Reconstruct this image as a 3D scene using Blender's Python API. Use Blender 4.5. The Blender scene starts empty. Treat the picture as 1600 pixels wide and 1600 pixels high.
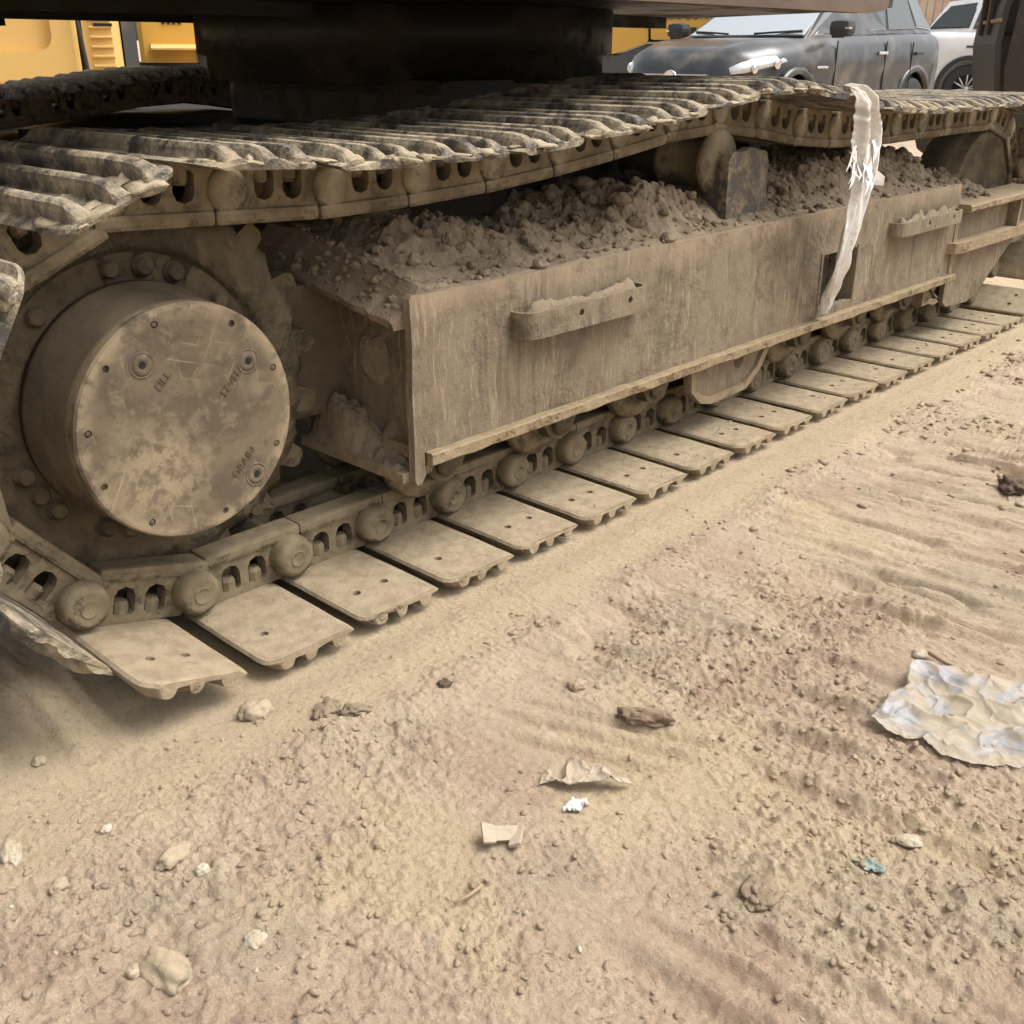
import bpy, bmesh, math, random
import numpy as np
from mathutils import Vector, Matrix

R = math.radians
scene = bpy.context.scene
col = scene.collection

# ------------------------------------------------------------------ camera, sky, sun, exposure
cam_d = bpy.data.cameras.new('camera')
cam = bpy.data.objects.new('camera', cam_d)
col.objects.link(cam)
cam_d.sensor_fit = 'HORIZONTAL'
cam_d.angle = 2 * math.atan(800 / 1630.0)
cam_d.clip_start = 0.02
cam_d.clip_end = 600
CAM = Vector((-0.823, -1.721, 1.006))
yaw, pitch, roll = R(43.248), R(23.723), R(0.114)
fw = Vector((math.cos(yaw) * math.cos(pitch), math.sin(yaw) * math.cos(pitch), -math.sin(pitch)))
rt = Vector((math.sin(yaw), -math.cos(yaw), 0))
up = rt.cross(fw)
rt, up = rt * math.cos(roll) + up * math.sin(roll), up * math.cos(roll) - rt * math.sin(roll)
m = Matrix((rt, up, -fw)).transposed().to_4x4()
m.translation = CAM
cam.matrix_world = m
scene.camera = cam

SUN_EL, SUN_AZ = R(60), R(-48)          # azimuth of the sun seen from the scene, counter-clockwise from +X
world = bpy.data.worlds.new('World')
scene.world = world
world.use_nodes = True
wn = world.node_tree
for n in list(wn.nodes):
    wn.nodes.remove(n)
wo = wn.nodes.new('ShaderNodeOutputWorld')
wb = wn.nodes.new('ShaderNodeBackground')
sky = wn.nodes.new('ShaderNodeTexSky')
sky.sky_type = 'NISHITA'
sky.sun_disc = False
sky.sun_elevation = SUN_EL
sky.sun_rotation = R(90) - SUN_AZ
sky.air_density = 1.0
sky.dust_density = 6.0
sky.ozone_density = 1.0
hs = wn.nodes.new('ShaderNodeHueSaturation')
hs.inputs['Saturation'].default_value = 0.22     # a thin even cloud layer: almost colourless sky light
wn.links.new(sky.outputs[0], hs.inputs['Color'])
wn.links.new(hs.outputs[0], wb.inputs[0])
wb.inputs[1].default_value = 0.15
wn.links.new(wb.outputs[0], wo.inputs[0])

sun_d = bpy.data.lights.new('sun', 'SUN')
sun_d.energy = 0.85
sun_d.angle = R(38)
sun_d.color = (1.0, 0.975, 0.94)
sun = bpy.data.objects.new('sun', sun_d)
col.objects.link(sun)
sd = Vector((math.cos(SUN_EL) * math.cos(SUN_AZ), math.cos(SUN_EL) * math.sin(SUN_AZ), math.sin(SUN_EL)))
sun.rotation_euler = sd.to_track_quat('Z', 'Y').to_euler()
sun.location = (0, 0, 20)

scene.view_settings.view_transform = 'Standard'
scene.view_settings.look = 'None'
scene.view_settings.exposure = 0.88
scene.view_settings.gamma = 1.0

# ------------------------------------------------------------------ noise
def _h(i, j, k, seed):
    with np.errstate(over='ignore'):
        n = (i.astype(np.uint32) * np.uint32(374761393) + j.astype(np.uint32) * np.uint32(668265263)
             + k.astype(np.uint32) * np.uint32(2246822519) + np.uint32(seed * 3266489917 % 4294967296))
        n = (n ^ (n >> np.uint32(13))) * np.uint32(1274126177)
        n = (n ^ (n >> np.uint32(16))) * np.uint32(2654435761)
        n = n ^ (n >> np.uint32(15))
    return n.astype(np.float64) / 4294967295.0

def vn2(x, y, seed=0):
    x = np.asarray(x, float); y = np.asarray(y, float)
    xi = np.floor(x); yi = np.floor(y)
    fx = x - xi; fy = y - yi
    fx = fx * fx * fx * (fx * (fx * 6 - 15) + 10); fy = fy * fy * fy * (fy * (fy * 6 - 15) + 10)
    xi = xi.astype(np.int64); yi = yi.astype(np.int64); z = np.zeros_like(xi)
    a = _h(xi, yi, z, seed); b = _h(xi + 1, yi, z, seed); c = _h(xi, yi + 1, z, seed); d = _h(xi + 1, yi + 1, z, seed)
    return (a * (1 - fx) + b * fx) * (1 - fy) + (c * (1 - fx) + d * fx) * fy

def fbm2(x, y, octv=4, seed=0, gain=0.5):
    s = 0; a = 1; t = 0
    ca, sa = math.cos(0.6), math.sin(0.6)
    for o in range(octv):
        s = s + a * vn2(x, y, seed + o * 7); t += a; a *= gain
        x, y = (x * ca - y * sa) * 2.03 + 5.2, (x * sa + y * ca) * 2.03 + 1.7
    return s / t

def vn3(p, seed=0):
    q = np.floor(p); f = p - q; f = f * f * (3 - 2 * f); q = q.astype(np.int64)
    r = 0
    for dx in (0, 1):
        for dy in (0, 1):
            for dz in (0, 1):
                w = (f[:, 0] if dx else 1 - f[:, 0]) * (f[:, 1] if dy else 1 - f[:, 1]) * (f[:, 2] if dz else 1 - f[:, 2])
                r = r + w * _h(q[:, 0] + dx, q[:, 1] + dy, q[:, 2] + dz, seed)
    return r

def fbm3(p, octv=3, seed=0):
    s = 0; a = 1; t = 0
    for o in range(octv):
        s = s + a * vn3(p, seed + o * 11); t += a; a *= .5; p = p * 2.07 + 3.1
    return s / t

def sstep(a, b, x):
    t = np.clip((x - a) / (b - a), 0, 1)
    return t * t * (3 - 2 * t)

# ------------------------------------------------------------------ materials
def new_mat(name):
    m = bpy.data.materials.new(name)
    m.use_nodes = True
    nt = m.node_tree
    b = nt.nodes['Principled BSDF']
    return m, nt, b

class NT:
    def __init__(s, nt): s.nt = nt
    def pos(s): return s.nt.nodes.new('ShaderNodeNewGeometry').outputs['Position']
    def gen(s): return s.nt.nodes.new('ShaderNodeTexCoord').outputs['Object']
    def mapp(s, v, scale, loc=(0, 0, 0)):
        n = s.nt.nodes.new('ShaderNodeMapping'); n.inputs['Scale'].default_value = scale; n.inputs['Location'].default_value = loc
        s.nt.links.new(v, n.inputs['Vector']); return n.outputs[0]
    def noise(s, v, scale, detail=5, rough=.55, dist=0):
        n = s.nt.nodes.new('ShaderNodeTexNoise'); n.inputs['Scale'].default_value = scale; n.inputs['Detail'].default_value = detail
        n.inputs['Roughness'].default_value = rough; n.inputs['Distortion'].default_value = dist
        s.nt.links.new(v, n.inputs['Vector']); return n.outputs[0]
    def vor(s, v, scale, feat='F1'):
        n = s.nt.nodes.new('ShaderNodeTexVoronoi'); n.inputs['Scale'].default_value = scale; n.feature = feat
        s.nt.links.new(v, n.inputs['Vector']); return n.outputs['Distance']
    def ramp(s, v, a, b, ca=0.0, cb=1.0):
        n = s.nt.nodes.new('ShaderNodeMapRange'); n.inputs['From Min'].default_value = a; n.inputs['From Max'].default_value = b
        n.inputs['To Min'].default_value = ca; n.inputs['To Max'].default_value = cb; n.interpolation_type = 'SMOOTHSTEP'
        s.nt.links.new(v, n.inputs['Value']); return n.outputs[0]
    def mix(s, f, a, b):
        n = s.nt.nodes.new('ShaderNodeMix'); n.data_type = 'RGBA'
        for v, i in ((a, 6), (b, 7)):
            if hasattr(v, 'links') or hasattr(v, 'is_linked'): s.nt.links.new(v, n.inputs[i])
            else: n.inputs[i].default_value = (*v, 1)
        if hasattr(f, 'is_linked'): s.nt.links.new(f, n.inputs[0])
        else: n.inputs[0].default_value = f
        return n.outputs[2]
    def math(s, op, a, b=0.0):
        n = s.nt.nodes.new('ShaderNodeMath'); n.operation = op
        for v, i in ((a, 0), (b, 1)):
            if hasattr(v, 'is_linked'): s.nt.links.new(v, n.inputs[i])
            else: n.inputs[i].default_value = v
        return n.outputs[0]
    def bump(s, b, h, strength, dist, prev=None):
        n = s.nt.nodes.new('ShaderNodeBump'); n.inputs['Strength'].default_value = strength; n.inputs['Distance'].default_value = dist
        s.nt.links.new(h, n.inputs['Height'])
        if prev: s.nt.links.new(prev, n.inputs['Normal'])
        return n.outputs[0]
    def up(s):
        g = s.nt.nodes.new('ShaderNodeNewGeometry'); x = s.nt.nodes.new('ShaderNodeSeparateXYZ')
        s.nt.links.new(g.outputs['Normal'], x.inputs[0]); return x.outputs[2]

def mat_plain(name, c, rough=.6, metal=0.0, coat=0.0):
    m, nt, b = new_mat(name)
    b.inputs['Base Color'].default_value = (*c, 1); b.inputs['Roughness'].default_value = rough; b.inputs['Metallic'].default_value = metal
    b.inputs['Coat Weight'].default_value = coat
    return m

def mat_muddy(name, steel, mud, mud2, amt=.5, scale=5., rough_steel=.5, settle=.25, bump=.004, fine=140., streak=0.0, metal=0.0, soft=.07):
    """worn steel under a coat of dried mud: patchy mask, dust lies on what faces up, crumbly relief"""
    m, nt, b = new_mat(name); n = NT(nt); L = nt.links.new
    P = n.pos()
    big = n.noise(P, scale, 6, .62, .3); mid = n.noise(P, scale * 5, 5, .6); fin = n.noise(P, fine, 3, .6)
    msk = n.math('ADD', n.math('MULTIPLY', big, .65), n.math('MULTIPLY', mid, .35))
    msk = n.math('ADD', msk, n.math('MULTIPLY', n.up(), settle * .3))
    c = .5 + (.5 - amt) * .45
    f = n.ramp(msk, c - soft, c + soft)
    mm = n.mix(n.ramp(n.noise(P, scale * 2.3, 4), .35, .68), mud, mud2)
    mm = n.mix(n.ramp(fin, .3, .75, 0, .3), mm, tuple(x * .62 for x in mud))
    if streak:
        wv = nt.nodes.new('ShaderNodeVectorMath'); wv.operation = 'ADD'; L(P, wv.inputs[0])
        nw = nt.nodes.new('ShaderNodeTexNoise'); nw.inputs['Scale'].default_value = 9; L(P, nw.inputs['Vector'])
        sc_ = nt.nodes.new('ShaderNodeVectorMath'); sc_.operation = 'SCALE'; sc_.inputs['Scale'].default_value = .035; L(nw.outputs['Color'], sc_.inputs[0]); L(sc_.outputs[0], wv.inputs[1])
        W = wv.outputs[0]
        sm = n.noise(n.mapp(W, (70, 70, 4.5)), 1.0, 3, .6); sm2 = n.noise(n.mapp(W, (170, 170, 9)), 1.0, 2, .6)
        gate = n.ramp(n.noise(P, 7, 4, .65), .42, .62)
        sk = n.math('MULTIPLY', n.ramp(sm, .52, .66), gate)
        mm = n.mix(n.math('MULTIPLY', sk, streak), mm, tuple(min(1, x * 1.75) for x in mud))
        mm = n.mix(n.math('MULTIPLY', n.ramp(sm2, .58, .68), streak * .8), mm, tuple(min(1, x * 1.7) for x in mud))
        sk2 = n.math('MULTIPLY', n.ramp(n.noise(n.mapp(W, (38, 38, 2.6), (3, 1, 0)), 1.0, 3, .6), .50, .64), n.ramp(n.noise(P, 5, 3), .40, .6))
        mm = n.mix(n.math('MULTIPLY', sk2, streak * 1.1), mm, tuple(x * .45 for x in mud))
        mm = n.mix(n.ramp(n.noise(P, 320, 2, .7), .55, .72, 0, .55), mm, tuple(min(1, x * 1.6) for x in mud))
        sz = nt.nodes.new('ShaderNodeSeparateXYZ'); L(P, sz.inputs[0])
        spill = n.ramp(n.math('ADD', sz.outputs[2], n.math('MULTIPLY', n.noise(n.mapp(P, (14, 14, 5)), 1.0, 5, .65), .16)), .60, .68)   # dust spilled over the upper edge
        mm = n.mix(n.math('MULTIPLY', spill, .7), mm, (.35, .262, .178))
    cc = n.mix(f, steel, mm)
    L(cc, b.inputs['Base Color'])
    L(n.ramp(f, 0, 1, rough_steel, .95), b.inputs['Roughness'])
    if metal: L(n.ramp(f, 0, 1, metal, 0), b.inputs['Metallic'])
    b.inputs['Specular IOR Level'].default_value = .3
    h = n.math('ADD', n.math('MULTIPLY', f, .6), n.math('ADD', n.math('MULTIPLY', mid, .5), n.math('MULTIPLY', fin, .25)))
    L(n.bump(b, h, .85, bump), b.inputs['Normal'])
    return m

M = {}
M['shoe_low'] = mat_muddy('dusty_shoe_steel', (0.136, 0.105, 0.071), (0.368, 0.293, 0.192), (0.276, 0.212, 0.134), amt=.78, scale=13, settle=.45, bump=.007, fine=230)
M['shoe_top'] = mat_muddy('worn_shoe_steel', (0.068, 0.062, 0.056), (0.414, 0.340, 0.232), (0.288, 0.230, 0.151), amt=.47, scale=10, rough_steel=.45, settle=.12, bump=.006, metal=.2, soft=.11)
M['link'] = mat_muddy('muddy_link_steel', (0.076, 0.059, 0.038), (0.228, 0.181, 0.112), (0.163, 0.127, 0.078), amt=.66, scale=12, settle=.6, bump=.004)
M['frame'] = mat_muddy('streaked_frame_steel', (0.100, 0.076, 0.051), (0.220, 0.174, 0.116), (0.172, 0.131, 0.087), amt=.72, scale=6, settle=.35, bump=.006, streak=.55, soft=.12)
M['flange'] = mat_muddy('dusty_flange_steel', (0.143, 0.097, 0.053), (0.302, 0.231, 0.140), (0.239, 0.176, 0.106), amt=.70, scale=13, settle=.35, bump=.006, fine=220)
M['drum'] = mat_muddy('dusty_drum_steel', (0.078, 0.059, 0.039), (0.152, 0.116, 0.075), (0.111, 0.084, 0.053), amt=.7, scale=7, settle=.6, bump=.003)
M['sprocket'] = mat_muddy('muddy_sprocket_steel', (0.056, 0.043, 0.027), (0.144, 0.112, 0.068), (0.096, 0.074, 0.045), amt=.62, scale=10, settle=.7, bump=.006)
M['plate'] = mat_muddy('bare_dark_steel', (.085, .076, .066), (.27, .215, .145), (.21, .165, .11), amt=.42, scale=16, rough_steel=.6, bump=.003, settle=.1)
M['soil'] = mat_muddy('dry_crumbly_soil', (0.180, 0.136, 0.090), (0.273, 0.211, 0.142), (0.220, 0.165, 0.110), amt=.6, scale=9, rough_steel=.95, bump=.006, fine=180, settle=.2)
M['under'] = mat_muddy('dark_underside', (.022, .019, .015), (.05, .038, .025), (.04, .03, .02), amt=.4, scale=3, bump=.003, settle=0)  # near-black tone for belly, deck, inner plate and far frame
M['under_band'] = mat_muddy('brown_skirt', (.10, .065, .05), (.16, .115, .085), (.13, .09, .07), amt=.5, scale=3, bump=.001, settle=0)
M['black'] = mat_plain('black_hole', (.012, .011, .010), .9)
M['rubber'] = mat_plain('tyre_rubber', (.03, .03, .031), .8)

def mat_cover():
    m, nt, b = new_mat('scratched_cover_steel'); n = NT(nt); L = nt.links.new; P = n.pos()
    big = n.noise(P, 11, 7, .65, .5); mid = n.noise(P, 42, 5, .6); fin = n.noise(P, 300, 3)
    c = n.mix(n.ramp(big, .40, .58), (0.110, 0.082, 0.053), (0.163, 0.124, 0.079))
    c = n.mix(n.ramp(n.noise(P, 24, 6, .7, .6), .52, .66, 0, .6), c, (0.228, 0.179, 0.116))
    c = n.mix(n.ramp(mid, .54, .70, 0, .6), c, (0.228, 0.179, 0.114))
    for k, (ang, sc, lo) in enumerate(((.10, .8, .675), (1.25, 1.2, .685), (-.5, .9, .69))):
        mr = nt.nodes.new('ShaderNodeMapping'); mr.inputs['Rotation'].default_value = (0, ang, 0); L(P, mr.inputs['Vector'])
        mp = nt.nodes.new('ShaderNodeMapping'); mp.inputs['Scale'].default_value = (190 * sc, 1, 2.6 * sc); mp.inputs['Location'].default_value = (k * 3.1, 0, k); L(mr.outputs[0], mp.inputs['Vector'])
        s = n.noise(mp.outputs[0], 1.0, 2, .5)
        gate = n.ramp(n.noise(P, 13 + 3 * k, 2), .46, .58)
        c = n.mix(n.math('MULTIPLY', n.ramp(s, lo, lo + .05, 0, .7), gate), c, (0.350, 0.281, 0.190))
    c = n.mix(n.ramp(n.noise(P, 30, 4), .60, .70, 0, .6), c, (0.084, 0.062, 0.043))
    vs_ = nt.nodes.new('ShaderNodeVectorMath'); vs_.operation = 'DISTANCE'; L(P, vs_.inputs[0]); vs_.inputs[1].default_value = (.012, -.205, .443)
    c = n.mix(n.math('MULTIPLY', n.ramp(vs_.outputs['Value'], .165, .196), n.ramp(n.noise(P, 18, 5, .65), .40, .58)), c, (0.319, 0.247, 0.156))
    v2 = nt.nodes.new('ShaderNodeVectorMath'); v2.operation = 'DISTANCE'; L(P, v2.inputs[0]); v2.inputs[1].default_value = (-.06, -.205, .37)
    c = n.mix(n.math('MULTIPLY', n.ramp(v2.outputs['Value'], .02, .13, .85, 0), n.ramp(n.noise(P, 34, 6, .7), .42, .56)), c, (0.327, 0.258, 0.163))
    L(c, b.inputs['Base Color']); b.inputs['Roughness'].default_value = .65; b.inputs['Specular IOR Level'].default_value = .35
    h = n.math('ADD', n.math('MULTIPLY', mid, .6), n.math('MULTIPLY', fin, .3))
    L(n.bump(b, h, .6, .0025), b.inputs['Normal'])
    return m
M['cover'] = mat_cover()

def mat_ground():
    m, nt, b = new_mat('dry_dirt'); n = NT(nt); L = nt.links.new; P = n.pos()
    a = n.noise(P, 1.3, 5, .6, .5); c1 = n.noise(P, 4.1, 6, .62, .4); c2 = n.noise(P, 19, 7, .7, .3); c3 = n.noise(P, 85, 5, .7); c4 = n.noise(P, 380, 3, .65)
    c = n.mix(n.ramp(a, .38, .62), (0.467, 0.356, 0.254), (0.484, 0.385, 0.269))
    c = n.mix(n.ramp(c1, .45, .62, 0, .8), c, (0.523, 0.409, 0.286))
    c = n.mix(n.ramp(n.noise(P, 2.6, 5, .62, .5), .50, .62, 0, .65), c, (0.389, 0.273, 0.194))          # reddish earth
    c = n.mix(n.ramp(n.noise(P, 3.3, 5, .62, .5), .54, .64, 0, .6), c, (0.370, 0.310, 0.219))          # greyish olive earth
    c = n.mix(n.ramp(n.noise(n.mapp(P, (1, 1, 1), (7, 3, 0)), 2.1, 4, .6, .4), .55, .66, 0, .6), c, (0.538, 0.426, 0.263))   # yellow dust
    sx = nt.nodes.new('ShaderNodeSeparateXYZ'); L(P, sx.inputs[0])
    strip = n.math('MULTIPLY', n.ramp(n.math('ADD', sx.outputs[1], n.math('MULTIPLY', c1, .16)), -.50, -.42), n.ramp(sx.outputs[1], .3, .5, 1, 0))
    c = n.mix(n.math('MULTIPLY', strip, .8), c, (0.527, 0.416, 0.268))                                   # fine dust pressed out along the shoes
    c = n.mix(n.ramp(c2, .54, .68, 0, .5), c, (0.365, 0.268, 0.187))
    c = n.mix(n.ramp(c2, .34, .44, .5, 0), c, (0.576, 0.459, 0.336))
    c = n.mix(n.ramp(c3, .54, .66, 0, .6), c, (0.307, 0.221, 0.155))
    c = n.mix(n.ramp(c3, .32, .44, .5, 0), c, (0.576, 0.459, 0.330))
    c = n.mix(n.ramp(c4, .56, .72, 0, .55), c, (0.605, 0.507, 0.375))
    c = n.mix(n.ramp(c4, .32, .44, .6, 0), c, (0.289, 0.211, 0.145))
    L(c, b.inputs['Base Color']); b.inputs['Roughness'].default_value = .97; b.inputs['Specular IOR Level'].default_value = .15
    st = n.noise(n.mapp(P, (60, 11, 30)), 1.0, 6, .72)
    h1 = n.math('ADD', n.math('MULTIPLY', c3, .8), n.math('MULTIPLY', n.noise(P, 210, 5, .75), .55))
    h1 = n.math('ADD', h1, n.math('MULTIPLY', st, .8))
    nb = n.bump(b, h1, 1.0, .0065)
    L(n.bump(b, n.noise(P, 600, 3, .75), 1.0, .0018, nb), b.inputs['Normal'])
    return m
M['ground'] = mat_ground()

# ------------------------------------------------------------------ mesh helpers
class MB:
    def __init__(s): s.v = []; s.f = []; s.sm = []
    def add(s, vs, fs, smooth=False):
        o = len(s.v); s.v += [tuple(map(float, q)) for q in vs]; s.f += [tuple(i + o for i in q) for q in fs]; s.sm += [smooth] * len(fs); return s
    def box(s, x0, x1, y0, y1, z0, z1, b=0.0, M4=None):
        if b > 0:
            bm = bmesh.new(); bmesh.ops.create_cube(bm, size=1)
            for q in bm.verts: q.co = ((x0 + x1) / 2 + q.co.x * (x1 - x0), (y0 + y1) / 2 + q.co.y * (y1 - y0), (z0 + z1) / 2 + q.co.z * (z1 - z0))
            bmesh.ops.bevel(bm, geom=bm.edges[:], offset=min(b, .45 * min(x1 - x0, y1 - y0, z1 - z0)), segments=2, affect='EDGES', profile=.6)
            bm.verts.index_update(); vs = [q.co.copy() for q in bm.verts]; fs = [[q.index for q in f.verts] for f in bm.faces]; bm.free()
        else:
            vs = [Vector((x, y, z)) for x in (x0, x1) for y in (y0, y1) for z in (z0, z1)]
            fs = [(0, 1, 3, 2), (4, 6, 7, 5), (0, 4, 5, 1), (2, 3, 7, 6), (0, 2, 6, 4), (1, 5, 7, 3)]
        if M4: vs = [M4 @ q for q in vs]
        return s.add(vs, fs)
    def lathe(s, prof, c, axis='Y', n=32, smooth=True, a0=0, a1=2 * math.pi, M4=None, cap=True):
        """prof: (radius, along-axis) pairs; c: centre"""
        full = abs(a1 - a0 - 2 * math.pi) < 1e-6
        k = n if full else n + 1
        vs = []
        for r, h in prof:
            for i in range(k):
                t = a0 + (a1 - a0) * i / n; u, w = r * math.cos(t), r * math.sin(t)
                q = {'Y': (c[0] + u, c[1] + h, c[2] + w), 'Z': (c[0] + u, c[1] + w, c[2] + h), 'X': (c[0] + h, c[1] + u, c[2] + w)}[axis]
                vs.append(Vector(q) if not M4 else M4 @ Vector(q))
        fs = []
        for j in range(len(prof) - 1):
            for i in range(n):
                a = j * k + i; b_ = j * k + (i + 1) % k
                fs.append((a, b_, b_ + k, a + k))
        s.add(vs, fs, smooth); o = len(s.v) - len(vs)
        if full and cap:
            for j, rev in ((0, 0), (len(prof) - 1, 1)):
                if prof[j][0] > 1e-5: s.f.append(tuple(o + j * k + i for i in (range(k) if rev else reversed(range(k))))); s.sm.append(False)
        return s
    def prism(s, poly, a, b, axis='Y', smooth=False):
        """poly: 2-D outline; extruded from a to b along axis"""
        n = len(poly)
        f = {'Y': lambda u, w, h: (u, h, w), 'Z': lambda u, w, h: (u, w, h), 'X': lambda u, w, h: (h, u, w)}[axis]
        vs = [f(u, w, a) for u, w in poly] + [f(u, w, b) for u, w in poly]
        fs = [(i, (i + 1) % n, n + (i + 1) % n, n + i) for i in range(n)] + [tuple(reversed(range(n))), tuple(range(n, 2 * n))]
        return s.add(vs, fs, smooth)
    def tube(s, pts, r, n=8):
        pts = [Vector(q) for q in pts]; vs = []; rr = r if isinstance(r, (list, tuple)) else [r] * len(pts)
        for i, q in enumerate(pts):
            d = (pts[min(i + 1, len(pts) - 1)] - pts[max(i - 1, 0)]).normalized()
            a = d.orthogonal().normalized() if i == 0 else (a - d * a.dot(d)).normalized()
            b_ = d.cross(a)
            for k in range(n):
                t = 2 * math.pi * k / n; vs.append(q + (a * math.cos(t) + b_ * math.sin(t)) * rr[i])
        fs = [(i * n + k, i * n + (k + 1) % n, (i + 1) * n + (k + 1) % n, (i + 1) * n + k) for i in range(len(pts) - 1) for k in range(n)]
        fs += [tuple(reversed(range(n))), tuple((len(pts) - 1) * n + k for k in range(n))]
        return s.add(vs, fs, True)
    def mesh(s, name, mat=None, fix=True):
        me = bpy.data.meshes.new(name); me.from_pydata(s.v, [], s.f)
        me.polygons.foreach_set('use_smooth', s.sm)
        if fix:
            bm = bmesh.new(); bm.from_mesh(me); bmesh.ops.recalc_face_normals(bm, faces=bm.faces[:]); bm.to_mesh(me); bm.free()
        me.update()
        if mat: me.materials.append(mat)
        return me
    def build(s, name, mat, parent=None, fix=True): return put(name, s.mesh(name, mat, fix), parent)

def put(name, me, parent=None):
    o = bpy.data.objects.new(name, me); col.objects.link(o)
    if parent: o.parent = parent
    return o
def tag(o, label=None, cat=None, group=None, kind=None):
    if label: o['label'] = label
    if cat: o['category'] = cat
    if group: o['group'] = group
    if kind: o['kind'] = kind
    return o
def empty(name, loc=(0, 0, 0), rz=0.0, parent=None):
    o = bpy.data.objects.new(name, None); col.objects.link(o); o.location = loc; o.rotation_euler.z = rz; o.empty_display_size = .2
    if parent: o.parent = parent
    return o
def boolean(me, cutter, op='DIFFERENCE'):
    a = bpy.data.objects.new('tmp_a', me); b = bpy.data.objects.new('tmp_b', cutter); col.objects.link(a); col.objects.link(b)
    md = a.modifiers.new('b', 'BOOLEAN'); md.operation = op; md.object = b; md.solver = 'EXACT'
    dg = bpy.context.evaluated_depsgraph_get(); r = bpy.data.meshes.new_from_object(a.evaluated_get(dg))
    bpy.data.objects.remove(a); bpy.data.objects.remove(b); return r
def rock_mesh(name, mat, size, seed, sub=2, rough=.5, flat=1.0, freq=1.6):
    bm = bmesh.new(); bmesh.ops.create_icosphere(bm, subdivisions=sub, radius=1)
    P = np.array([q.co for q in bm.verts]); d = np.maximum(.3, 1.06 + rough * (fbm3(P * freq + seed * 3.7, 3, seed) * 1.5 - .75))
    d += .16 * (fbm3(P * 5 + seed, 3, seed + 3) - .5)
    P = P * d[:, None] * np.array(size) / 1.1; P[:, 2] = np.where(P[:, 2] < 0, P[:, 2] * flat, P[:, 2])
    for q, c in zip(bm.verts, P): q.co = c
    me = bpy.data.meshes.new(name); bm.to_mesh(me); bm.free(); me.materials.append(mat); return me
def text_mesh(name, body, size, mat, ext=.001):
    cu = bpy.data.curves.new(name, 'FONT'); cu.body = body; cu.size = size; cu.extrude = ext; cu.align_x = 'CENTER'; cu.align_y = 'CENTER'
    o = bpy.data.objects.new(name, cu); col.objects.link(o); dg = bpy.context.evaluated_depsgraph_get()
    me = bpy.data.meshes.new_from_object(o.evaluated_get(dg)); bpy.data.objects.remove(o); me.materials.clear(); me.materials.append(mat); return me

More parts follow.
